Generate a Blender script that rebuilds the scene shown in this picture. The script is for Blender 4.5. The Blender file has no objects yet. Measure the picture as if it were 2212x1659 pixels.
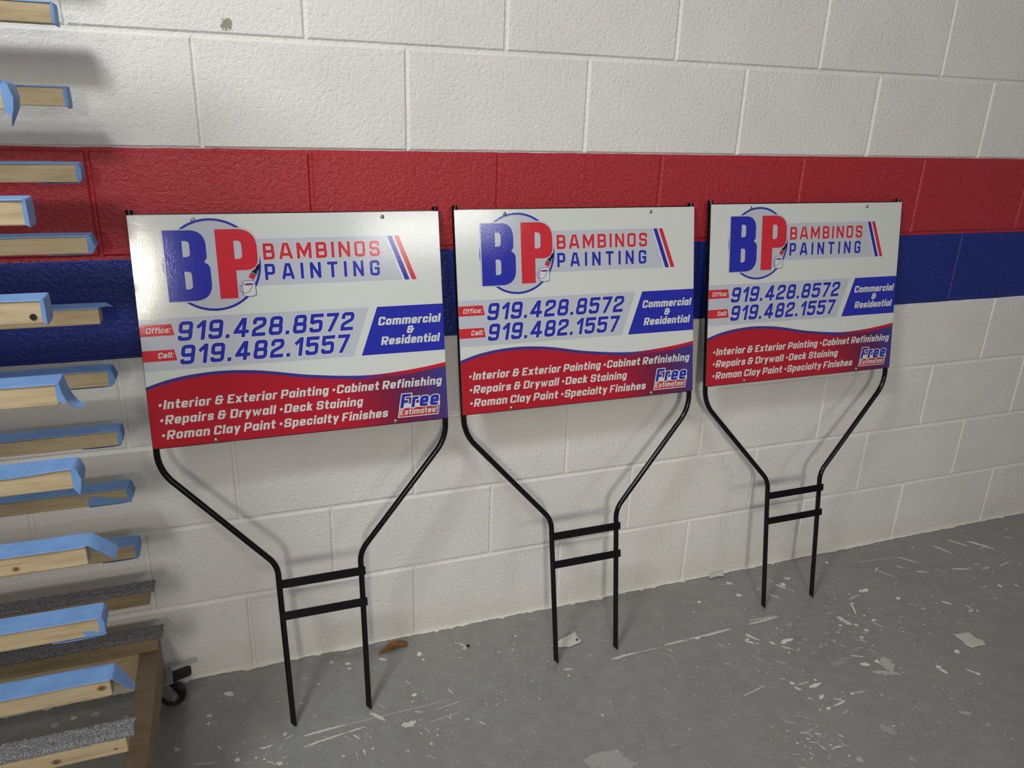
import bpy, bmesh, math, random
from mathutils import Vector, Matrix, noise
random.seed(7)
SC = bpy.context.scene
COL = SC.collection

# ------------------------------------------------------------------ camera
cam_data = bpy.data.cameras.new('camera')
cam_data.sensor_width = 36.0
cam_data.sensor_fit = 'HORIZONTAL'
cam_data.lens = 1651.73 / 2212 * 36.0
cam_data.clip_start = 0.01
cam = bpy.data.objects.new('camera', cam_data)
COL.objects.link(cam)
RIGHT = Vector((0.939382, -0.341349, 0.032298))
DOWN = Vector((-0.088232, -0.331684, -0.939255))
FWD = Vector((0.331326, 0.87947, -0.341696))
M = Matrix.Identity(4)
for r in range(3):
    M[r][0] = RIGHT[r]; M[r][1] = -DOWN[r]; M[r][2] = -FWD[r]
M.translation = (-0.374398, -1.650109, 1.322015)
cam.matrix_world = M
SC.camera = cam

# ------------------------------------------------------------------ world, lamps, exposure
SC.view_settings.view_transform = 'Standard'
SC.view_settings.look = 'None'
SC.view_settings.gamma = 1.0
SC.view_settings.use_curve_mapping = False
SC.view_settings.exposure = 0.0
world = bpy.data.worlds.new('world')
SC.world = world
world.use_nodes = True
world.node_tree.nodes['Background'].inputs[0].default_value = (1.0, 0.985, 0.955, 1)
world.node_tree.nodes['Background'].inputs[1].default_value = 0.11

def area(name, loc, target, sx, sy, power, color):
    d = bpy.data.lights.new(name, 'AREA')
    d.shape = 'RECTANGLE'; d.size = sx; d.size_y = sy
    d.energy = power; d.color = color
    o = bpy.data.objects.new(name, d)
    COL.objects.link(o)
    o.location = loc
    o.rotation_euler = (Vector(target) - Vector(loc)).to_track_quat('-Z', 'Y').to_euler()
    return o
area('ceiling_lamp', (-1.18, -1.47, 2.50), (0.3, 0.0, 0.7), 0.42, 0.26, 27, (0.985, 1.0, 0.975))
lamp = area('work_lamp', (-1.10, -4.6, 1.84), (0.72, 0.0, 0.38), 0.20, 0.50, 5.0, (1.0, 0.91, 0.78))
lamp.data.spread = math.radians(56)        # beam narrowed to keep the left sign dimmer
area('soft_fill_light', (-1.0, -3.2, 2.95), (0.2, 0.0, 0.8), 2.4, 2.0, 15, (1.0, 0.98, 0.94))  # unseen fill, added for soft light that fades from left to right
area('far_ceiling_lamp', (2.2, -8.2, 2.98), (0.3, 0.0, 0.9), 1.8, 0.5, 46, (1.0, 0.98, 0.93))

# ------------------------------------------------------------------ helpers
def tag(o, label=None, cat=None, group=None, kind=None):
    if label: o['label'] = label
    if cat: o['category'] = cat
    if group: o['group'] = group
    if kind: o['kind'] = kind
    return o

def empty(name, loc=(0, 0, 0), mat=None):
    o = bpy.data.objects.new(name, None)
    o.empty_display_size = 0.05
    COL.objects.link(o)
    if mat is not None: o.matrix_world = mat
    else: o.location = loc
    return o

def build(name, verts, faces, mats, parent=None, fm=None, smooth=False):
    me = bpy.data.meshes.new(name)
    me.from_pydata(verts, [], faces)
    for m in (mats if isinstance(mats, (list, tuple)) else [mats]): me.materials.append(m)
    if fm:
        for p, i in zip(me.polygons, fm): p.material_index = i
    if smooth:
        for p in me.polygons: p.use_smooth = True
    me.validate()
    me.update()
    o = bpy.data.objects.new(name, me)
    COL.objects.link(o)
    if parent is not None: o.parent = parent
    return o

class MB:
    """collects faces of one mesh object"""
    def __init__(s): s.v = []; s.f = []; s.m = []
    def face(s, pts, m=0):
        n = len(s.v); s.v += [tuple(p) for p in pts]; s.f.append(tuple(range(n, n + len(pts)))); s.m.append(m)
    def mesh(s, vs, fs, m=0):
        n = len(s.v); s.v += [tuple(p) for p in vs]
        for f in fs: s.f.append(tuple(i + n for i in f)); s.m.append(m)
    def box(s, x0, x1, y0, y1, z0, z1, m=0, b=0.0):
        # box with chamfered edges
        bm = bmesh.new()
        bmesh.ops.create_cube(bm, size=1.0)
        for v in bm.verts:
            v.co = Vector(((x0 + x1) / 2 + v.co.x * (x1 - x0), (y0 + y1) / 2 + v.co.y * (y1 - y0), (z0 + z1) / 2 + v.co.z * (z1 - z0)))
        if b > 0:
            bmesh.ops.bevel(bm, geom=list(bm.edges), offset=b, segments=2, affect='EDGES', profile=0.5)
        bm.verts.ensure_lookup_table(); bm.verts.index_update()
        s.mesh([v.co[:] for v in bm.verts], [[v.index for v in f.verts] for f in bm.faces], m)
        bm.free()
    def tube(s, path, r, seg=16, m=0, caps=True, ends=None):
        path = [Vector(p) for p in path]
        rings = []
        t0 = (path[1] - path[0]).normalized()
        up = Vector((0, 1, 0)) if abs(t0.y) < 0.9 else Vector((1, 0, 0))
        for i, p in enumerate(path):
            t = (path[min(i + 1, len(path) - 1)] - path[max(i - 1, 0)]).normalized()
            a = (up - t * up.dot(t)).normalized(); b_ = t.cross(a)
            up = a
            rings.append([p + (a * math.cos(k * 2 * math.pi / seg) + b_ * math.sin(k * 2 * math.pi / seg)) * r for k in range(seg)])
        if ends: ends(rings)
        vs = [v for R in rings for v in R]; fs = []
        for i in range(len(rings) - 1):
            for k in range(seg):
                a_, b_ = i * seg + k, i * seg + (k + 1) % seg
                fs.append((a_, b_, b_ + seg, a_ + seg))
        if caps:
            fs.append(tuple(range(seg))[::-1]); fs.append(tuple((len(rings) - 1) * seg + k for k in range(seg)))
        s.mesh(vs, fs, m)
    def disc_z(s, x, y, z, r, seg=16, m=0):
        s.face([(x + r * math.cos(k * 2 * math.pi / seg), y + r * math.sin(k * 2 * math.pi / seg), z) for k in range(seg)], m)
    def obj(s, name, mats, parent=None, smooth=False):
        return build(name, s.v, s.f, mats, parent, s.m, smooth)

def smooth_by_angle(o, ang=40):
    me = o.data
    bm = bmesh.new(); bm.from_mesh(me)
    for f in bm.faces: f.smooth = True
    for e in bm.edges:
        if len(e.link_faces) == 2 and e.calc_face_angle(0) > math.radians(ang): e.smooth = False
    bm.to_mesh(me); bm.free()

def fillet(pts, closed=False, seg=6):
    """pts (x, y[, r]) -> polyline with rounded corners"""
    out = []; n = len(pts)
    for i, p in enumerate(pts):
        r = p[2] if len(p) > 2 else 0
        if r <= 0 or (not closed and i in (0, n - 1)):
            out.append((p[0], p[1])); continue
        P = Vector(p[:2]); A = Vector(pts[i - 1][:2]); B = Vector(pts[(i + 1) % n][:2])
        a = (A - P); b = (B - P); la, lb = a.length, b.length
        a.normalize(); b.normalize()
        ang = math.acos(max(-1, min(1, a.dot(b))))
        d = min(r / max(1e-6, math.tan(ang / 2)), la * 0.5, lb * 0.5)
        q0, q1 = P + a * d, P + b * d
        for k in range(seg + 1):
            t = k / seg
            w = (1 - t) ** 2 * q0 + 2 * t * (1 - t) * (P * 0.86 + (q0 + q1) * 0.07) + t * t * q1
            out.append((w.x, w.y))
    return out

# ------------------------------------------------------------------ materials
def srgb(r, g, b):
    f = lambda c: (c / 255 / 12.92) if c / 255 <= 0.04045 else ((c / 255 + 0.055) / 1.055) ** 2.4
    return (f(r), f(g), f(b), 1)

class NT:
    def __init__(s, name):
        s.m = bpy.data.materials.new(name); s.m.use_nodes = True
        s.t = s.m.node_tree; s.b = s.t.nodes['Principled BSDF']
    def n(s, typ, **kw):
        o = s.t.nodes.new(typ)
        for k, v in kw.items(): setattr(o, k, v)
        return o
    def l(s, a, b): s.t.links.new(a, b)
    def inp(s, node, i, val):
        if hasattr(val, 'is_linked') or hasattr(val, 'node'): s.l(val, node.inputs[i])
        else: node.inputs[i].default_value = val
    def coord(s, scale=(1, 1, 1)):
        tc = s.n('ShaderNodeTexCoord'); mp = s.n('ShaderNodeMapping')
        mp.inputs['Scale'].default_value = scale
        s.l(tc.outputs['Object'], mp.inputs['Vector'])
        return mp.outputs['Vector']
    def noise(s, vec, scale, detail=3, rough=0.55, dist=0.0):
        o = s.n('ShaderNodeTexNoise'); o.inputs['Scale'].default_value = scale
        o.inputs['Detail'].default_value = detail; o.inputs['Roughness'].default_value = rough
        o.inputs['Distortion'].default_value = dist
        s.l(vec, o.inputs['Vector']); return o.outputs['Fac']
    def ramp(s, fac, stops):
        o = s.n('ShaderNodeValToRGB'); e = o.color_ramp.elements
        while len(e) < len(stops): e.new(0.5)
        for el, (p, c) in zip(e, stops):
            el.position = p; el.color = c if len(c) == 4 else (*c, 1)
        s.l(fac, o.inputs['Fac']); return o.outputs['Color']
    def math(s, op, a, b=0.0):
        o = s.n('ShaderNodeMath', operation=op); s.inp(o, 0, a); s.inp(o, 1, b); return o.outputs[0]
    def mix(s, fac, a, b, blend='MIX'):
        o = s.n('ShaderNodeMix', data_type='RGBA', blend_type=blend)
        s.inp(o, 0, fac)
        for i, v in ((6, a), (7, b)): s.inp(o, i, v)
        return o.outputs[2]
    def bump(s, h, strength, dist):
        o = s.n('ShaderNodeBump'); o.inputs['Strength'].default_value = strength; o.inputs['Distance'].default_value = dist
        s.l(h, o.inputs['Height']); s.l(o.outputs['Normal'], s.b.inputs['Normal']); return o
    def fin(s, col=None, rough=None, metal=None, spec=None):
        for k, v in (('Base Color', col), ('Roughness', rough), ('Metallic', metal), ('Specular IOR Level', spec)):
            if v is not None: s.inp(s.b, k, v)
        return s.m

def plain(name, col, rough=0.5, metal=0.0, spec=0.5):
    return NT(name).fin(col, rough, metal, spec)

Z0 = 0.0042; CH = 0.2032; BL = 0.4064
def wall_mat():
    m = NT('painted_block')
    v = m.coord()
    sep = m.n('ShaderNodeSeparateXYZ'); m.l(v, sep.inputs[0])
    wob = m.math('MULTIPLY', m.math('SUBTRACT', m.noise(v, 9, 4), 0.5), 0.004)
    z = m.math('ADD', sep.outputs[2], wob)
    mott = m.noise(v, 5, 5, 0.6)
    white = m.ramp(mott, [(0.3, (0.76, 0.755, 0.735)), (0.7, (0.83, 0.825, 0.81))])
    # warm grime close to the floor
    low = m.n('ShaderNodeMapRange'); m.l(sep.outputs[2], low.inputs[0])
    low.inputs[1].default_value = 0.0; low.inputs[2].default_value = 0.10; low.inputs[3].default_value = 0.55; low.inputs[4].default_value = 0.0
    g = m.math('MULTIPLY', low.outputs[0], m.noise(v, 14, 4))
    white = m.mix(g, white, (0.60, 0.54, 0.42, 1))
    red = m.ramp(m.noise(v, 60, 3), [(0.3, (0.40, 0.026, 0.036)), (0.75, (0.46, 0.034, 0.046))])
    blue = m.ramp(m.noise(v, 60, 3), [(0.3, (0.010, 0.026, 0.21)), (0.75, (0.014, 0.034, 0.25))])
    def step(a): return m.math('GREATER_THAN', z, a)
    c = m.mix(step(Z0 + 4 * CH - 0.003), white, blue)
    c = m.mix(step(Z0 + 5 * CH - 0.004), c, red)
    c = m.mix(step(Z0 + 6 * CH + 0.002), c, white)
    # small dark scuffs and chips
    sc = m.math('GREATER_THAN', m.noise(v, 34, 2, 0.4), 0.80)
    c = m.mix(m.math('MULTIPLY', sc, 0.45), c, (0.25, 0.22, 0.18, 1))
    # chipped patch showing bare block
    def near(px, pz, r):
        d = m.n('ShaderNodeVectorMath', operation='DISTANCE'); m.l(v, d.inputs[0]); d.inputs[1].default_value = (px, 0, pz)
        e = m.math('ADD', d.outputs['Value'], m.math('MULTIPLY', m.math('SUBTRACT', m.noise(v, 130, 3), 0.5), 0.03))
        return m.math('LESS_THAN', e, r)
    c = m.mix(near(-0.343, 1.447, 0.010), c, (0.30, 0.29, 0.22, 1))
    band = m.math('MULTIPLY', step(Z0 + 4 * CH), m.math('SUBTRACT', 1.0, step(Z0 + 6 * CH)))
    ro = m.math('SUBTRACT', 0.50, m.math('MULTIPLY', band, 0.14))
    n1 = m.noise(v, 300, 2, 0.5); n2 = m.noise(v, 120, 2, 0.5)
    pit = m.n('ShaderNodeMapRange'); m.l(m.noise(v, 120, 2, 0.5, 0.3), pit.inputs[0])
    pit.inputs[1].default_value = 0.26; pit.inputs[2].default_value = 0.40
    h = m.math('ADD', m.math('ADD', m.math('MULTIPLY', n1, 0.40), m.math('MULTIPLY', n2, 0.55)), m.math('MULTIPLY', pit.outputs[0], 0.18))
    m.bump(h, 0.56, 0.0055)
    return m.fin(c, ro, 0, 0.45)

def floor_mat():
    m = NT('grey_floor_paint')
    v = m.coord()
    a = m.noise(v, 3.2, 6, 0.62); b = m.noise(v, 26, 5, 0.65)
    c = m.ramp(a, [(0.30, (0.235, 0.240, 0.234)), (0.72, (0.315, 0.320, 0.312))])
    c = m.mix(0.35, c, m.ramp(b, [(0.35, (0.245, 0.247, 0.24)), (0.7, (0.365, 0.37, 0.36))]))
    def dots(scale, thr, pick, col, k):
        nonlocal c
        vo = m.n('ShaderNodeTexVoronoi', voronoi_dimensions='2D'); vo.inputs['Scale'].default_value = scale
        m.l(v, vo.inputs['Vector'])
        s2 = m.n('ShaderNodeSeparateColor'); m.l(vo.outputs['Color'], s2.inputs[0])
        sel = m.math('MULTIPLY', m.math('LESS_THAN', vo.outputs['Distance'], m.math('MULTIPLY', s2.outputs[1], thr)), m.math('GREATER_THAN', s2.outputs[0], pick))
        sel = m.math('MULTIPLY', sel, m.math('GREATER_THAN', m.noise(v, 2.3, 3), 0.44))
        c = m.mix(m.math('MULTIPLY', sel, k), c, col)
    dots(80, 0.13, 0.80, (0.68, 0.68, 0.63, 1), 0.7)
    dots(170, 0.17, 0.80, (0.66, 0.66, 0.62, 1), 0.55)
    dots(34, 0.09, 0.88, (0.66, 0.64, 0.56, 1), 0.7)
    dots(22, 0.12, 0.90, (0.34, 0.25, 0.19, 1), 0.5)
    # drag scratches running along the wall
    vs = m.coord((3.0, 60.0, 1.0))
    st = m.n('ShaderNodeMapRange'); m.l(m.noise(vs, 2.2, 4, 0.6), st.inputs[0]); st.inputs[1].default_value = 0.66; st.inputs[2].default_value = 0.80
    c = m.mix(m.math('MULTIPLY', st.outputs[0], 0.22), c, (0.5, 0.5, 0.48, 1))
    m.bump(m.math('ADD', m.math('MULTIPLY', b, 0.6), m.noise(v, 260, 2)), 0.16, 0.003)
    return m.fin(c, m.math('ADD', 0.40, m.math('MULTIPLY', a, 0.22)), 0, 0.4)

def wood_mat(name, c0, c1, c2, rough=0.62):
    m = NT(name)
    v = m.coord((1.2, 14, 14))
    g = m.noise(v, 9, 5, 0.62, 0.5)
    big = m.noise(m.coord((1, 3, 3)), 5, 3)
    c = m.ramp(g, [(0.28, c0), (0.5, c1), (0.74, c2)])
    c = m.mix(0.25, c, m.ramp(big, [(0.35, c0), (0.65, c2)]))
    m.bump(g, 0.25, 0.002)
    return m.fin(c, rough, 0, 0.3)

def tape_mat():
    m = NT('blue_masking_tape')
    v = m.coord()
    c = m.ramp(m.noise(v, 30, 4), [(0.3, (0.135, 0.275, 0.56)), (0.7, (0.18, 0.34, 0.65))])
    wear = m.n('ShaderNodeMapRange'); m.l(m.noise(v, 75, 4, 0.7), wear.inputs[0]); wear.inputs[1].default_value = 0.66; wear.inputs[2].default_value = 0.76
    c = m.mix(m.math('MULTIPLY', wear.outputs[0], 0.35), c, (0.55, 0.62, 0.75, 1))
    m.bump(m.noise(v, 240, 3), 0.35, 0.001)
    return m.fin(c, 0.55, 0, 0.35)

def carpet_mat():
    m = NT('grey_carpet')
    v = m.coord()
    c = m.ramp(m.noise(v, 330, 2, 0.7), [(0.32, (0.10, 0.102, 0.11)), (0.52, (0.23, 0.232, 0.245)), (0.70, (0.40, 0.405, 0.42))])
    m.bump(m.noise(v, 380, 2), 1.0, 0.004)
    return m.fin(c, 0.95, 0, 0.1)

def print_mat(name, col=None, grad=None):
    """glossy laminated print with orange-peel sparkle"""
    m = NT(name)
    v = m.coord()
    if grad:
        sep = m.n('ShaderNodeSeparateXYZ'); m.l(v, sep.inputs[0])
        x = m.math('ADD', sep.outputs[0], m.math('MULTIPLY', m.math('SUBTRACT', sep.outputs[2], 0.74), 0.35))
        mr = m.n('ShaderNodeMapRange'); m.l(x, mr.inputs[0])
        mr.inputs[1].default_value = -0.3034; mr.inputs[2].default_value = 0.3034
        col = m.ramp(mr.outputs[0], grad)
    h = m.math('ADD', m.noise(v, 420, 2, 0.6), m.math('MULTIPLY', m.noise(v, 170, 2), 0.5))
    m.bump(h, 0.055, 0.0012)
    return m.fin(col, 0.085, 0, 0.42)

MAT = dict(
    wall=wall_mat(), floor=floor_mat(),
    paint=plain('dried_white_paint', (0.82, 0.81, 0.74, 1), 0.5),
    paint8=plain('thin_white_paint', (0.66, 0.655, 0.61, 1), 0.5),
    paint5=plain('smeared_grey_paint', (0.49, 0.49, 0.47, 1), 0.5),
    paint2=plain('faint_scuff', (0.39, 0.39, 0.38, 1), 0.5),
    wood=wood_mat('pine_wood', (0.36, 0.265, 0.145), (0.52, 0.415, 0.255), (0.61, 0.505, 0.335)),
    shaded_wood=wood_mat('shaded_pine', (0.27, 0.20, 0.11), (0.38, 0.29, 0.165), (0.45, 0.355, 0.215), 0.65),  # pine with the shade low in the rack put into its colour
    shaded_oldwood=wood_mat('shaded_weathered_wood', (0.18, 0.135, 0.085), (0.26, 0.20, 0.125), (0.32, 0.245, 0.16), 0.7),  # greyish old wood, darkened further to stand for shadow on the base
    knot=plain('wood_knot', (0.26, 0.15, 0.07, 1), 0.6), knotcore=plain('wood_knot_core', (0.12, 0.06, 0.028, 1), 0.6),
    tape=tape_mat(), carpet=carpet_mat(),
    black=plain('black_enamel', (0.005, 0.005, 0.006, 1), 0.17, 0, 0.32),
    zinc=plain('zinc_screw', (0.62, 0.63, 0.63, 1), 0.28, 1.0),
    steel=plain('dull_steel', (0.36, 0.37, 0.38, 1), 0.42, 1.0),
    rubber=plain('black_rubber', (0.012, 0.012, 0.013, 1), 0.6),
    darksteel=plain('black_steel', (0.03, 0.03, 0.033, 1), 0.5, 0.6),
    core=plain('panel_core', (0.03, 0.03, 0.033, 1), 0.5),
    p_white=print_mat('print_white', (0.69, 0.725, 0.71, 1)),
    p_silver=print_mat('print_silver', (0.53, 0.565, 0.64, 1)),
    p_edge=print_mat('print_pale_outline', (0.73, 0.76, 0.81, 1)),
    p_blue=print_mat('print_blue', (0.026, 0.034, 0.42, 1)),
    p_red=print_mat('print_red', (0.64, 0.032, 0.05, 1)),
    p_black=print_mat('print_black', (0.012, 0.010, 0.016, 1)),
    p_wine=print_mat('print_wine', (0.30, 0.02, 0.09, 1)),
    p_body=print_mat('print_red_to_violet', grad=[(0.0, (0.46, 0.018, 0.030)), (0.62, (0.45, 0.016, 0.036)), (0.79, (0.20, 0.018, 0.055)), (0.90, (0.11, 0.028, 0.13)), (1.0, (0.055, 0.05, 0.25))]),
    p_swoosh=print_mat('print_violet_to_red', grad=[(0.0, (0.060, 0.042, 0.26)), (0.55, (0.050, 0.042, 0.27)), (0.70, (0.042, 0.048, 0.29)), (0.80, (0.25, 0.022, 0.085)), (0.90, (0.52, 0.020, 0.040)), (1.0, (0.54, 0.020, 0.036))]),
    p_box=print_mat('print_red_box', grad=[(0.0, (0.56, 0.03, 0.04)), (0.88, (0.52, 0.03, 0.04)), (0.955, (0.25, 0.03, 0.08)), (1.0, (0.02, 0.015, 0.05))]),
    leaf=None, plastic=plain('white_plastic', (0.68, 0.67, 0.63, 1), 0.38),
    paper=plain('paper', (0.60, 0.585, 0.52, 1), 0.8), film=plain('clear_film', (0.62, 0.64, 0.64, 1), 0.25),
    stone=plain('dark_stone', (0.035, 0.035, 0.036, 1), 0.8),
)
lm = NT('dry_leaf'); lv = lm.coord()
MAT['leaf'] = lm.fin(lm.ramp(lm.noise(lv, 90, 4), [(0.3, (0.20, 0.085, 0.025)), (0.7, (0.30, 0.14, 0.042))]), 0.6, 0, 0.3)

# ------------------------------------------------------------------ wall of painted blocks
JO = {6: {-1.0: -0.4068, 0.0: -0.0041, 1.0: 0.403, 2.0: 0.8145, 3.0: 1.2199, 4.0: 1.617}, 7: {-0.5: -0.2015, 0.5: 0.2081, 1.5: 0.6182, 2.5: 1.0242, 3.5: 1.4209}, 5: {-1.5: -0.6082, -0.5: -0.2054, 0.5: 0.1984, 1.5: 0.6086, 2.5: 1.022, 3.5: 1.4262, 4.5: 1.831}, 4: {4.0: 1.627}, 3: {4.5: 1.8267}, 2: {3.0: 1.2257, 4.0: 1.6314, 5.0: 2.0272, 1.0: 0.406, 2.0: 0.8166, -1.0: -0.4062, 0.0: 0.0012}, 1: {-0.5: -0.2012, 0.5: 0.2017, 1.5: 0.6066, 2.5: 1.0153, 3.5: 1.4255, 4.5: 1.8269}, 0: {-1.0: -0.4071, 0.0: -0.0008, 1.0: 0.405, 2.0: 0.8118, 3.0: 1.2245, 4.0: 1.622, 5.0: 2.0258}}
def build_wall():
    mb = MB()
    X0, X1, NC = -6 * BL, 10 * BL, 13
    D = 0.0038
    mb.box(X0, X1, D, 0.19, -0.05, Z0 + NC * CH)
    for c in range(NC):
        off = 0.5 if c % 2 else 0.0
        js = [k + off for k in range(-6, 11)]
        xs = [JO.get(c, {}).get(j, j * BL + random.uniform(-0.002, 0.002)) for j in js]
        z0 = (Z0 + c * CH) if c else -0.03
        z1 = Z0 + (c + 1) * CH
        for a, b in zip(xs[:-1], xs[1:]):
            hj = random.uniform(0.0052, 0.0068); vj = 0.0070; y = random.uniform(-0.0006, 0.0006)
            e = 0.0044
            o = [(a + hj - e, z0 + vj - e), (b - hj + e, z0 + vj - e), (b - hj + e, z1 - vj + e), (a + hj - e, z1 - vj + e)]
            i1 = [(a + hj, z0 + vj), (b - hj, z0 + vj), (b - hj, z1 - vj), (a + hj, z1 - vj)]
            vs = [(x, D + 0.0002, z) for x, z in o] + [(x, y, z) for x, z in i1]
            mb.mesh(vs, [(4, 5, 6, 7), (0, 1, 5, 4), (1, 2, 6, 5), (2, 3, 7, 6), (3, 0, 4, 7)])
    o = mb.obj('wall_back', MAT['wall'])
    tag(o, 'white painted concrete block wall with red and blue bands', 'wall', kind='structure')
build_wall()

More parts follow.
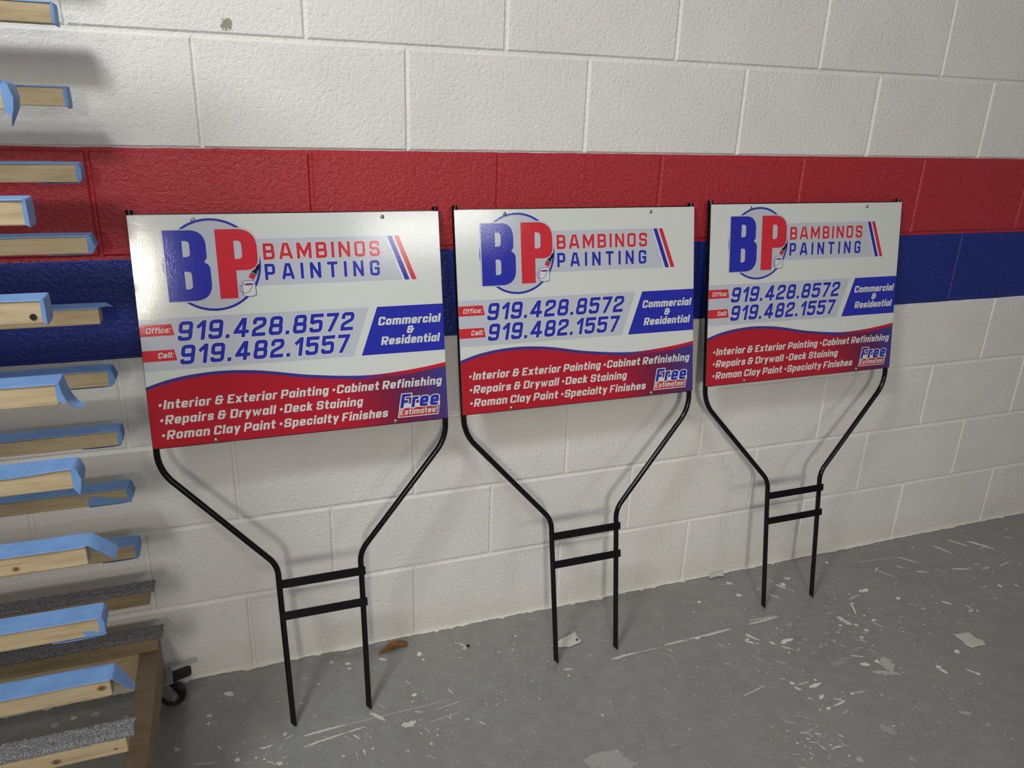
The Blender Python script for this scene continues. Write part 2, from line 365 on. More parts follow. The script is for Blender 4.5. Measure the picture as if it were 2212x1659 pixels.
# ------------------------------------------------------------------ floor with dried paint
SP= [(0.701,-0.245,0.721,-0.243,0.0059,1),(0.73,-0.244,0.82,-0.241,0.0055,0.8),(0.875,-0.238,0.983,-0.237,0.0048,0.9),(0.886,-0.226,0.976,-0.229,0.0026,0.7),(0.846,-0.271,0.866,-0.308,0.0039,1),(0.826,-0.295,0.846,-0.311,0.0047,1),(0.843,-0.289,0.825,-0.296,0.0034,1),(0.849,-0.311,0.856,-0.315,0.0034,1),(0.887,-0.317,0.895,-0.332,0.0068,1),(0.913,-0.332,0.956,-0.326,0.0093,0.95),(0.905,-0.342,0.93,-0.364,0.0029,1),(1.223,-0.248,1.234,-0.252,0.0056,1),(1.223,-0.252,1.202,-0.293,0.0042,1),(1.233,-0.232,1.284,-0.22,0.0033,0.8),(1.293,-0.211,1.328,-0.207,0.009,1),(1.43,-0.134,1.457,-0.185,0.0035,0.9),(1.421,-0.14,1.448,-0.122,0.003,0.9),(1.508,-0.132,1.525,-0.155,0.0046,0.7),(1.068,-0.078,1.076,-0.094,0.0039,0.8),(1.075,-0.102,1.091,-0.132,0.0086,0.9),(1.091,-0.103,1.1,-0.118,0.0096,1),(1.022,-0.134,1.042,-0.166,0.0028,1),(1.096,-0.133,1.105,-0.156,0.0024,0.8),(1.119,-0.086,1.14,-0.088,0.0087,0.9),(0.914,-0.056,0.959,-0.066,0.0019,0.8),(0.934,-0.054,0.952,-0.057,0.0062,1),(0.934,-0.116,0.936,-0.117,0.0093,1),(1.009,-0.104,1.007,-0.109,0.0066,1),(0.803,-0.109,0.804,-0.113,0.0068,1),(1.278,-0.019,1.279,-0.029,0.0076,1),(1.308,-0.054,1.308,-0.054,0.0066,1),(1.804,-0.063,1.838,-0.119,0.0082,0.9),(1.863,-0.091,1.907,-0.155,0.0082,1),(1.724,-0.079,1.747,-0.135,0.007,0.85),(1.55,-0.093,1.594,-0.144,0.0047,0.8),(1.38,-0.078,1.575,-0.101,0.0025,0.5),(1.545,-0.179,1.58,-0.194,0.006,0.8),(1.668,-0.199,1.727,-0.225,0.0066,0.9),(1.764,-0.23,1.796,-0.231,0.0056,0.9),(1.829,-0.235,1.893,-0.227,0.0031,0.8),(1.758,-0.204,1.784,-0.208,0.0031,0.8),(1.73,-0.31,1.735,-0.324,0.0094,1),(1.786,-0.323,1.788,-0.339,0.0064,0.9),(1.68,-0.303,1.691,-0.31,0.0039,0.7),(1.372,-0.272,1.388,-0.271,0.0075,1),(1.407,-0.329,1.415,-0.335,0.0056,0.9),(1.464,-0.32,1.477,-0.328,0.0023,0.7),(1.493,-0.321,1.509,-0.342,0.0066,1),(1.548,-0.354,1.546,-0.384,0.0033,1),(1.527,-0.382,1.545,-0.384,0.0042,1),(1.556,-0.389,1.556,-0.389,0.0046,1),(1.139,-0.286,1.156,-0.327,0.0108,0.7),(1.145,-0.31,1.153,-0.328,0.0071,1),(1.122,-0.32,1.122,-0.32,0.0057,1),(1.166,-0.333,1.166,-0.333,0.0058,1),(1.222,-0.33,1.24,-0.332,0.0054,1),(1.221,-0.337,1.232,-0.366,0.0031,0.9),(1.172,-0.354,1.181,-0.365,0.007,1),(1.137,-0.38,1.148,-0.377,0.0052,1),(1.22,-0.305,1.22,-0.305,0.0045,1),(1.088,-0.337,1.097,-0.347,0.0035,0.9),(1.06,-0.363,1.057,-0.375,0.0034,0.9),(1.343,-0.505,1.343,-0.505,0.0094,1),(1.247,-0.528,1.243,-0.542,0.0083,1),(1.243,-0.542,1.248,-0.562,0.0074,1),(1.306,-0.562,1.326,-0.591,0.0037,1),(1.318,-0.582,1.328,-0.589,0.0074,1),(1.057,-0.429,1.088,-0.445,0.0029,1),(1.059,-0.462,1.079,-0.474,0.0091,1),(1.104,-0.464,1.111,-0.475,0.0091,1),(1.067,-0.495,1.131,-0.527,0.0106,0.3),(1.131,-0.46,1.117,-0.511,0.0251,0.3),(0.837,-0.461,0.845,-0.471,0.0067,1),(0.837,-0.479,0.847,-0.493,0.0055,1),(0.871,-0.491,0.911,-0.489,0.0071,1),(0.904,-0.475,0.904,-0.475,0.0044,1),(0.85,-0.475,0.887,-0.475,0.0028,0.8),(0.959,-0.541,1.0,-0.546,0.0027,0.8),(0.958,-0.542,0.958,-0.542,0.0055,1),(0.697,-0.466,0.769,-0.452,0.0027,0.8),(0.762,-0.449,0.767,-0.458,0.0023,0.9),(0.843,-0.519,0.851,-0.527,0.0042,0.8),(0.868,-0.531,0.888,-0.523,0.005,1),(0.861,-0.563,0.875,-0.563,0.0049,1),(0.901,-0.541,0.924,-0.556,0.0027,1),(0.924,-0.556,0.883,-0.562,0.0035,1),(0.888,-0.587,0.909,-0.584,0.0034,0.5),(0.942,-0.646,0.963,-0.677,0.017,0.15),(0.973,-0.656,0.973,-0.656,0.0048,0.9),(0.78,-0.617,0.794,-0.624,0.0036,0.7),(0.752,-0.623,0.759,-0.627,0.0043,0.9),(0.751,-0.632,0.771,-0.643,0.0021,0.8),(0.742,-0.647,0.743,-0.652,0.0021,0.9),(0.731,-0.658,0.737,-0.669,0.0021,0.9),(0.706,-0.668,0.705,-0.674,0.0021,0.9),(0.718,-0.676,0.722,-0.675,0.0021,0.9),(0.753,-0.613,0.793,-0.602,0.0018,0.5),(0.825,-0.709,0.825,-0.709,0.0091,0.5),(0.93,-0.741,0.943,-0.75,0.0098,0.15),(1.201,-0.755,1.203,-0.759,0.0018,0.9),(1.206,-0.77,1.209,-0.776,0.0022,0.9),(1.158,-0.67,1.187,-0.684,0.0069,0.35),(1.121,-0.422,1.135,-0.445,0.0034,0.4),(0.983,-0.438,1.052,-0.435,0.0021,0.35),(0.983,-0.444,1.033,-0.444,0.002,0.3),(1.003,-0.275,1.012,-0.296,0.0022,0.6),(0.953,-0.284,0.953,-0.288,0.0035,0.9),(0.943,-0.278,0.943,-0.278,0.0044,0.9),(1.333,-0.422,1.338,-0.426,0.004,0.9),(2.065,-0.074,2.065,-0.074,0.0056,0.7),(1.65,-0.066,1.65,-0.066,0.0053,0.9),(2.007,-0.109,2.034,-0.122,0.0077,0.4),(1.298,-0.608,1.289,-0.616,0.0024,0.6),(1.181,-0.632,1.181,-0.632,0.0047,0.5),(1.025,-0.568,1.025,-0.568,0.0039,0.8),(-0.48,-0.078,-0.457,-0.087,0.0098,0.9),(-0.315,-0.267,-0.224,-0.261,0.0046,0.8),(-0.318,-0.298,-0.223,-0.285,0.0041,0.9),(-0.223,-0.285,-0.182,-0.282,0.0033,0.7),(-0.306,-0.264,0.053,-0.258,0.0019,0.35),(-0.166,-0.243,-0.136,-0.277,0.0068,0.8),(-0.105,-0.304,-0.07,-0.302,0.0124,0.8),(-0.044,-0.314,0.039,-0.303,0.0024,0.6),(-0.02,-0.28,0.049,-0.271,0.0024,0.6),(-0.194,-0.059,-0.182,-0.067,0.0063,0.9),(-0.192,-0.08,-0.182,-0.083,0.0047,0.9),(-0.226,-0.045,-0.226,-0.045,0.0052,0.7),(-0.011,-0.074,-0.009,-0.089,0.0076,1),(-0.111,-0.067,-0.094,-0.079,0.0053,0.9),(-0.056,-0.219,-0.056,-0.219,0.0065,1),(-0.354,-0.248,-0.354,-0.248,0.0056,0.9),(-0.459,-0.286,-0.45,-0.293,0.008,0.9),(-0.377,-0.323,-0.365,-0.331,0.0071,0.9),(-0.401,-0.297,-0.382,-0.27,0.0013,0.6),(-0.371,-0.292,-0.356,-0.27,0.0014,0.6),(-0.054,-0.375,-0.054,-0.375,0.0042,0.9),(-0.178,-0.348,-0.178,-0.348,0.0037,1),(-0.035,-0.356,-0.035,-0.356,0.0028,1),(-0.27,-0.113,-0.261,-0.113,0.0055,0.6),(-0.515,-0.137,-0.506,-0.143,0.0076,0.7),(-0.512,-0.164,-0.512,-0.164,0.0047,0.7),(-0.524,-0.278,-0.495,-0.284,0.0061,0.2),(-0.575,-0.222,-0.575,-0.222,0.0063,0.9),(-0.107,-0.379,-0.107,-0.379,0.0046,0.4),(0.449,-0.251,0.533,-0.247,0.0056,0.9),(0.533,-0.247,0.602,-0.249,0.0035,0.5),(0.609,-0.244,0.682,-0.243,0.0049,0.9),(0.682,-0.243,0.817,-0.238,0.0036,0.8),(0.096,-0.071,0.12,-0.099,0.0039,0.9),(0.105,-0.095,0.105,-0.095,0.0065,0.9),(0.249,-0.087,0.247,-0.094,0.004,1),(0.09,-0.069,0.09,-0.069,0.0026,1),(-0.012,-0.084,-0.012,-0.084,0.0068,1),(-0.006,-0.105,-0.006,-0.105,0.0042,1),(0.401,-0.117,0.401,-0.117,0.0036,0.9),(0.842,-0.272,0.866,-0.305,0.0041,1),(0.877,-0.238,0.982,-0.233,0.0042,0.8),(0.185,-0.136,0.185,-0.136,0.0052,0.4),(0.291,-0.207,0.291,-0.207,0.003,0.8),(0.319,-0.248,0.344,-0.253,0.0042,0.7),(0.404,-0.22,0.404,-0.22,0.0026,0.9),(-0.832,-0.065,-0.832,-0.065,0.01,0.5),(-0.799,-0.059,-0.791,-0.051,0.0101,0.8),(-0.753,-0.056,-0.753,-0.056,0.0102,0.4),(-0.693,-0.089,-0.684,-0.092,0.0102,0.4),(-0.582,-0.219,-0.573,-0.217,0.0088,0.6)]

def build_floor():
    mb = MB()
    x0, x1, y0, y1 = -2.4, 4.0, -4.2, 0.02
    mb.face([(x0, y0, 0), (x1, y0, 0), (x1, y1, 0), (x0, y1, 0)], 0)
    lev = [0.0]
    def blob(pts, m):
        lev[0] = 0.0002 + (lev[0] + 0.000011) % 0.0005
        area2 = sum(pts[i][0] * pts[(i + 1) % len(pts)][1] - pts[(i + 1) % len(pts)][0] * pts[i][1] for i in range(len(pts)))
        if area2 < 0: pts = pts[::-1]
        mb.face([(p[0], p[1], lev[0]) for p in pts], m)
    def streak(ax, ay, bx, by, w, k):
        m = 1 if k >= 0.95 else 2 if k >= 0.65 else 3 if k > 0.28 else 4
        A, B = Vector((ax, ay)), Vector((bx, by)); L = (B - A).length
        h = w * 0.78
        if L < w * 0.8:                                   # drop
            n = 14; ph = random.uniform(0, 6)
            blob([(A.x + h * (1 + 0.22 * math.sin(3 * t + ph) + random.uniform(-.12, .12)) * math.cos(t) * 1.08,
                   A.y + h * (1 + 0.22 * math.sin(2 * t + ph) + random.uniform(-.12, .12)) * math.sin(t)) for t in [k2 * 2 * math.pi / n for k2 in range(n)]], m)
            return
        d = (B - A) / L; nrm = Vector((-d.y, d.x))
        n = max(5, min(26, int(L / (0.5 * w)) + 4))
        up, dn = [], []
        for i in range(n + 1):
            t = i / n
            env = min(1, 0.35 + 3.0 * t, 0.25 + 2.2 * (1 - t)) * h
            q = A + (B - A) * t + nrm * (math.sin(t * 5 + ax * 40) * 0.15 * h)
            up.append(q + nrm * env * random.uniform(0.55, 1.2)); dn.append(q - nrm * env * random.uniform(0.55, 1.2))
        blob(up + dn[::-1], m)
        for _ in range(int(L / 0.02)):                    # flecks around it
            q = A + (B - A) * random.random() + nrm * random.uniform(-1.6, 1.6) * w
            r = random.uniform(0.0006, 0.0017)
            blob([(q.x + r * random.uniform(.6, 1.4) * math.cos(t), q.y + r * random.uniform(.6, 1.4) * math.sin(t)) for t in (0, 1.05, 2.1, 3.15, 4.2, 5.25)], m if m < 4 else 3)
    for s in SP: streak(*s)
    for k in range(26):                                   # scrubbed round patch of thin paint
        a = random.uniform(0, 6.28); q = random.uniform(0, 0.042)
        cx, cy = 0.302 + q * math.cos(a), -0.545 + q * math.sin(a)
        t = random.uniform(-0.6, 0.6); l = random.uniform(0.012, 0.03)
        streak(cx - l * math.cos(t), cy - l * math.sin(t), cx + l * math.cos(t), cy + l * math.sin(t), random.uniform(.008, .016), 0.2)
    rr = random.Random(21)                                 # crowds of flecks and short drags
    for cx, cy, sx, sy, n in ((1.15, -0.36, .16, .08, 70), (1.62, -0.30, .2, .10, 60), (0.95, -0.42, .14, .06, 40), (-0.2, -0.2, .25, .10, 55), (0.9, -0.24, .16, .06, 40), (0.78, -0.64, .04, .05, 30), (-0.2, -0.30, .18, .03, 30), (0.1, -0.30, .2, .05, 25), (1.3, -0.55, .3, .12, 45), (0.5, -0.5, .4, .15, 50)):
        for _ in range(n):
            x, y = rr.gauss(cx, sx), rr.gauss(cy, sy)
            if y > -0.015 or y < -0.95: continue
            if rr.random() < 0.40:
                a = rr.choice((rr.gauss(0.0, 0.25), rr.gauss(-0.9, 0.35))); l = rr.uniform(0.003, 0.013)
                streak(x - l * math.cos(a), y - l * math.sin(a), x + l * math.cos(a), y + l * math.sin(a), rr.uniform(0.0008, 0.0024), rr.choice((1, .8, .5, .5)))
            else:
                streak(x, y, x, y, min(0.007, 0.0009 + abs(rr.gauss(0, 0.0014))), rr.choice((1, .8, .8, .5)))
    # wall paint run over the floor edge, ragged
    x = -1.6; pts = []
    while x < 3.4:
        pts.append((x, -0.0045 - 0.010 * max(0, noise.noise(Vector((x * 9, 3, 0)))) - random.uniform(0, 0.0035) - (0.006 if random.random() < 0.06 else 0)))
        x += random.uniform(0.005, 0.013)
    for a, b in zip(pts[:-1], pts[1:]):
        mb.face([(a[0], a[1], 0.0009), (b[0], b[1], 0.0009), (b[0], 0.004, 0.0012), (a[0], 0.004, 0.0012)], 5)
    o = mb.obj('floor', [MAT['floor'], MAT['paint'], MAT['paint8'], MAT['paint5'], MAT['paint2'], MAT['paint']])
    tag(o, 'grey painted concrete floor with white paint splatters', 'floor', kind='structure')
build_floor()

# ------------------------------------------------------------------ drying rack
XE = -0.609          # where the wooden arms end
XP = -1.12           # where they meet the posts
def arm(parent, y, z, ye, h=0.034, d=0.036, top='tape', prof='cap', xe=XE, knots=(), under=0.0, seed=0, wood='wood', patch=()):
    """y, z: front bottom edge of the arm"""
    rnd = random.Random(seed)
    mb = MB()
    mb.box(XP, xe, y, y + d, z, z + h, 0, 0.0018)
    for kx, kz, kr in knots:
        n = 14
        for q_, (f_, mi) in enumerate(((1.0, 1), (0.45, 2))):
            mb.face([(kx + f_ * kr * (1 + rnd.uniform(-.15, .15)) * math.cos(t), y - 0.0003 - 0.0002 * q_, kz + 0.72 * f_ * kr * math.sin(t)) for t in [k * 2 * math.pi / n for k in range(n)]], mi)
    a = mb.obj('arm', [MAT[wood], MAT['knot'], MAT['knotcore']], parent)
    zt = z + h
    if top == 'carpet':
        cb = MB(); nx, ny = 150, 9; xo = xe + 0.012
        g = {}
        for i in range(nx + 1):
            for j in range(ny + 1):
                x = XP + (xo - XP) * i / nx; yy = y - 0.0015 + (d + 0.003) * j / ny
                edge = min(j, ny - j) == 0
                g[i, j] = (x + rnd.uniform(-.001, .001), yy + rnd.uniform(-.0006, .0006), zt + (0.0030 if edge else 0.0075) + rnd.uniform(-.0009, .0009))
        vs = list(g.values()); idx = {k: i for i, k in enumerate(g)}
        fs = [(idx[i, j], idx[i + 1, j], idx[i + 1, j + 1], idx[i, j + 1]) for i in range(nx) for j in range(ny)]
        cb.mesh(vs, fs)
        rim = [idx[i, 0] for i in range(nx + 1)] + [idx[nx, j] for j in range(1, ny + 1)] + [idx[i, ny] for i in range(nx - 1, -1, -1)] + [idx[0, j] for j in range(ny - 1, 0, -1)]
        low = [(vs[i][0], vs[i][1], zt + 0.0002) for i in rim]
        nb = len(cb.v); cb.v += low; n = len(rim)
        for k in range(n):
            cb.f.append((rim[k], nb + k, nb + (k + 1) % n, rim[(k + 1) % n])); cb.m.append(0)
        cb.obj('carpet_strip', MAT['carpet'], a)
        return a
    # masking tape: along the top, over the end
    P = {
        'cap': [(0, 0, 0, 1), (.003, -.0006, 0, 1), (.0055, -.004, 0, 1), (.0065, -.012, 0, 1), (.006, -.024, 0, 1), (.004, -h + .002, .0, 1), (.0005, -h - .002, .05, 1), (-.012, -h - .0024, 0, .9), (-.045, -h - .0028, 0, .6), (-.065, -h - .0014, 0, .1)],
        'point': [(0, 0, 0, 1), (.003, -.0006, 0, 1), (.006, -.004, 0, 1), (.008, -.012, 0, 1), (.011, -.020, .1, 1), (.006, -.029, .05, 1), (.002, -h - .001, 0, 1), (-.012, -h - .0022, 0, .8), (-.07, -h - .0024, 0, .1)],
        'square': [(0, 0, 0, 1), (.0018, -.0004, 0, 1), (.0030, -.002, 0, 1), (.0034, -.012, 0, 1), (.0034, -.024, 0, 1), (.0032, -h - .002, 0, 1), (.0026, -h - .004, 0.1, .9)],
        'flap_right': [(0, 0, 0, 1), (.004, -.001, 0, 1), (.018, -.013, 0, 1), (.030, -.024, 0, 1), (.035, -.029, .04, .96)],
        'flap_tip': [(0, 0, 0, 1), (.003, -.001, 0, 1), (.010, -.012, .05, 1), (.018, -.026, .2, .95), (.026, -.041, .45, .85), (.028, -.044, .5, .75)],
        'flap_down': [(0, 0, 0, 1), (.0025, -.0006, 0, 1), (.004, -.003, 0, 1), (.005, -.014, 0, 1), (.009, -.027, 0, 1), (.017, -.037, .05, .8), (.027, -.041, .25, .5)],
        'strip_down': [(0, 0, 0, 1), (.0025, -.0006, 0, 1), (.006, -.004, 0, 1), (.010, -.018, 0, 1), (.008, -.030, 0, .9), (.005, -.042, 0, .5), (.0035, -.050, .0, .2)],
        'torn': [(0, 0, 0, 1), (.006, -.0004, .1, 1), (.011, -.0016, .3, 1), (.015, -.004, .55, .9), (.021, -.006, .7, .75)],
    }[prof]
    tb = MB(); vs = []; nx, ny = 46, 4
    y0, y1 = y - 0.0012, y + d + 0.0012
    rows = []
    for i in range(nx + 1):
        x = XP + 0.01 + (xe - XP - 0.01) * i / nx
        fy = y0 + 0.0006 * noise.noise(Vector((x * 16, seed * 3.1, 0)))
        rows.append([(x, fy + (y1 - fy) * j / ny, zt + 0.0011 + 0.0006 * noise.noise(Vector((x * 17, j * .5 + seed, 1)))) for j in range(ny + 1)])
    for dx, dz, fa, fb in P[1:]:
        ya, yb = y0 + (y1 - y0) * fa, y0 + (y1 - y0) * fb
        rows.append([(xe + dx + 0.0012 * noise.noise(Vector((dz * 90, j + seed, 4))), ya + (yb - ya) * j / ny, zt + 0.0011 + dz) for j in range(ny + 1)])
    vs = [p for r in rows for p in r]
    fs = [(i * (ny + 1) + j, (i + 1) * (ny + 1) + j, (i + 1) * (ny + 1) + j + 1, i * (ny + 1) + j + 1) for i in range(len(rows) - 1) for j in range(ny)]
    tb.mesh(vs, fs)
    # a lip of tape folded a little over the front edge
    lip = []
    for i in range(nx + 1):
        x, fy, fz = rows[i][0]
        k = 0.0015 + 0.0022 * max(0, noise.noise(Vector((x * 7, seed * 1.7, 5)))) + under * (0.009 * max(0, min(1, (xe - 0.02 - x) / 0.06)) * (0.6 + 0.5 * noise.noise(Vector((x * 9, 2, 2)))))
        lip.append(((x, fy, fz), (x, fy - 0.0007, fz - k)))
    for p, q in zip(lip[:-1], lip[1:]): tb.face([p[1], q[1], q[0], p[0]])
    if prof in ('cap', 'point', 'square', 'strip_down', 'flap_down'):     # tape pinched shut on the front side of the end
        last = {'strip_down': 6, 'flap_down': 5}.get(prof, 7)
        for (dx, dz, fa, fb), (ex, ez, ga, gb) in zip(P[:last], P[1:last]):
            tb.face([(xe - 0.0015, y0 + 0.0003, zt + .0011 + max(ez, -h)), (xe + ex, y0 + (y1 - y0) * ga, zt + .0011 + ez), (xe + dx, y0 + (y1 - y0) * fa, zt + .0011 + dz), (xe - 0.0015, y0 + 0.0003, zt + .0011 + max(dz, -h))])
    for pt in patch: tb.face([(px, y - 0.0008, pz) for px, pz in pt])
    t = tb.obj('masking_tape', MAT['tape'], a)
    bm = bmesh.new(); bm.from_mesh(t.data)
    bmesh.ops.remove_doubles(bm, verts=bm.verts, dist=0.00008)
    bmesh.ops.recalc_face_normals(bm, faces=bm.faces)
    for f in bm.faces: f.smooth = True
    for e in bm.edges:
        if len(e.link_faces) != 2 or e.calc_face_angle(0) > 0.6: e.smooth = False
    bm.to_mesh(t.data); bm.free()
    so = t.modifiers.new('thickness', 'SOLIDIFY'); so.thickness = 0.0004; so.offset = 0.0
    return a

def caster(parent, x, y, yaw):
    c = empty('caster'); c.parent = parent
    c.location = (x, y, 0); c.rotation_euler = (0, 0, yaw)
    # plate and fork
    mb = MB()
    mb.box(-.030, .030, -.028, .028, .0765, .0805, 0, .0008)
    mb.box(-.016, .020, -.016, .016, .066, .0765, 0, .003)
    for s in (-1, 1):
        pts = [(-.014, .068), (.018, .068), (.034, .040), (.036, .026), (.026, .018), (.014, .026), (-.004, .050)]
        yy0, yy1 = (s * .0135, s * .0160)
        lo = [(px, min(yy0, yy1), pz) for px, pz in pts]; hi = [(px, max(yy0, yy1), pz) for px, pz in pts]
        n = len(pts)
        mb.mesh(lo + hi, [tuple(range(n)), tuple(range(2 * n - 1, n - 1, -1))] + [(k, k + n, (k + 1) % n + n, (k + 1) % n) for k in range(n)])
    f = mb.obj('fork', MAT['steel'], c); f.name = 'fork'
    # wheel
    wb = MB(); prof = [(.006, -.0085), (.020, -.0085), (.0225, -.0105), (.0265, -.0095), (.0285, -.005), (.0285, .005), (.0265, .0095), (.0225, .0105), (.020, .0085), (.006, .0085)]
    n = 40; vs = [(.026 + r * math.cos(t), yy, .0287 + r * math.sin(t)) for t in [k * 2 * math.pi / n for k in range(n)] for r, yy in prof]
    m_ = len(prof)
    fs = [(k * m_ + i, k * m_ + (i + 1) % m_, ((k + 1) % n) * m_ + (i + 1) % m_, ((k + 1) % n) * m_ + i) for k in range(n) for i in range(m_)]
    wb.mesh(vs, fs)
    w = wb.obj('wheel', MAT['rubber'], c); smooth_by_angle(w)
    ab = MB(); ab.tube([(.026, -.019, .0287), (.026, .019, .0287)], .0055, 12)
    ab.obj('axle_bolt', MAT['zinc'], c)
    # brake pedal
    pb = MB()
    out = fillet([(.014, -.016), (.070, -.016, .009), (.070, .016, .009), (.014, .016)], True)
    n = len(out)
    lo = [(px, py, (.0710 + (px - .018) * 0.14)) for px, py in out]; hi = [(px, py, (.0760 + (px - .018) * 0.14)) for px, py in out]
    pb.mesh(lo + hi, [tuple(range(n))[::-1], tuple(range(n, 2 * n))] + [(k, (k + 1) % n, (k + 1) % n + n, k + n) for k in range(n)])
    pb.box(.040, .060, -.006, .006, .0800, .0832, 0, .0008)
    pb.obj('brake_pedal', MAT['darksteel'], c)
    return c

rack = empty('drying_rack', (-0.85, -0.33, 0.0))
tag(rack, 'wooden drying rack on casters with blue-taped horizontal arms at the left edge', 'rack')
rack_parts = []
YB, YF = -0.12, -0.55
H = 0.031
PATCH_A = [(-0.6805, 0.5533), (-0.6022, 0.5522), (-0.604, 0.5579), (-0.6696, 0.5737), (-0.6782, 0.5699)]
PATCH_B = [(-0.6271, 0.5535), (-0.6055, 0.5522), (-0.6, 0.5534), (-0.6, 0.5585), (-0.6068, 0.5579), (-0.6206, 0.563), (-0.632, 0.5635)]
# measured mid heights of the arm faces, back column and front column
back = [(1.822, 'cap', {}), (1.695, 'cap', {}), (1.568, 'cap', {}), (1.438, 'square', {}), (1.312, 'square', {}), (1.189, 'cap', {}), (1.066, 'point', {}),
        (0.936, 'torn', {}), (0.815, 'point', {}), (0.692, 'cap', {}), (0.568, 'point', {'patch': [PATCH_A]}), (0.438, 'cap', {})]
front = [(1.695, 'square', {}), (1.568, 'cap', {}), (1.441, 'cap', {}), (1.314, 'strip_down', {}), (1.179, 'square', {}), (1.054, 'square', {'screw': 1}),
         (0.940, 'flap_down', {}), (0.815, 'strip_down', {'under': 1.0}), (0.691, 'flap_right', {'knots': [(-0.697, 0.686, .0050)]}), (0.568, 'cap', {'patch': [PATCH_B]}), (0.454, 'flap_tip', {'knots': [(-0.620, 0.456, .0070)]})]
for i, (z, p, kw) in enumerate(back):
    kw = dict(kw); rack_parts.append(arm(rack, YB, z - H / 2, None, H, 0.036, 'tape', p, XE, seed=i, **kw))
for i, (z, p, kw) in enumerate(front):
    kw = dict(kw); sc = kw.pop('screw', 0)
    a = arm(rack, YF, z - H / 2, None, H, 0.036, 'tape', p, XE + 0.002, seed=40 + i, **kw)
    if sc:
        sb = MB(); n = 14
        sb.tube([(-0.6185, YF + .004, z - .006), (-0.6185, YF - .0012, z - .006)], .0042, 14)
        sb.obj('screw', MAT['darksteel'], a)
    rack_parts.append(a)
arm(rack, YB, 0.321 - H / 2, None, H, 0.036, 'carpet', xe=XE + 0.010, seed=81, wood='shaded_wood')
arm(rack, YF, 0.338 - H / 2, None, H, 0.036, 'carpet', xe=XE + 0.010, knots=[(-0.700, 0.334, .007), (-0.616, 0.334, .003)], seed=82)
arm(rack, -0.090, 0.1645, None, 0.033, 0.040, 'carpet', xe=-0.601, seed=83, wood='shaded_wood')
mb = MB(); mb.box(-1.25, -0.640, -0.088, -0.052, 0.090, 0.1635, 0, .002); mb.obj('rear_rail', MAT['wood'], rack)
mb = MB(); mb.box(-1.25, -0.640, -0.78, -0.744, 0.0815, 0.1635, 0, .002); mb.obj('front_rail', MAT['shaded_oldwood'], rack)
for x0 in (-0.640, -1.288):
    mb = MB(); mb.box(x0, x0 + 0.040, -0.78, -0.045, 0.0810, 0.1635, 0, .0025); mb.obj('side_rail', MAT['shaded_oldwood'], rack)
for yy in (-0.122, -0.552):
    mb = MB(); mb.box(-1.160, -1.1205, yy, yy + 0.040, 0.0815 if yy > -0.3 else 0.0815, 1.95, 0, .002); mb.obj('post', MAT['wood'], rack)
mb = MB(); mb.box(-1.160, -1.1205, -0.744, -0.088, 0.0815, 0.0995 + .03, 0, .002); mb.obj('middle_rail', MAT['wood'], rack)
mb = MB(); mb.box(-1.158, -1.122, -0.512, -0.122, 1.915, 1.95, 0, .002); mb.obj('top_rail', MAT['wood'], rack)
caster(rack, -0.612, -0.078, math.radians(6))
caster(rack, -0.612, -0.730, math.radians(-160))
caster(rack, -1.262, -0.078, math.radians(170))
caster(rack, -1.262, -0.730, math.radians(-20))
bpy.context.view_layer.update()
inv = rack.matrix_world.inverted()
for ch in list(rack.children):                       # children were written in room coordinates
    ch.matrix_parent_inverse = inv

# ------------------------------------------------------------------ lettering: a squared technical face drawn from strokes
R1 = 0.115
def rect(x0, y0, x1, y1, r=(1, 1, 1, 1), k=R1):
    return ([(x0, y0, k * r[0]), (x1, y0, k * r[1]), (x1, y1, k * r[2]), (x0, y1, k * r[3])], True)
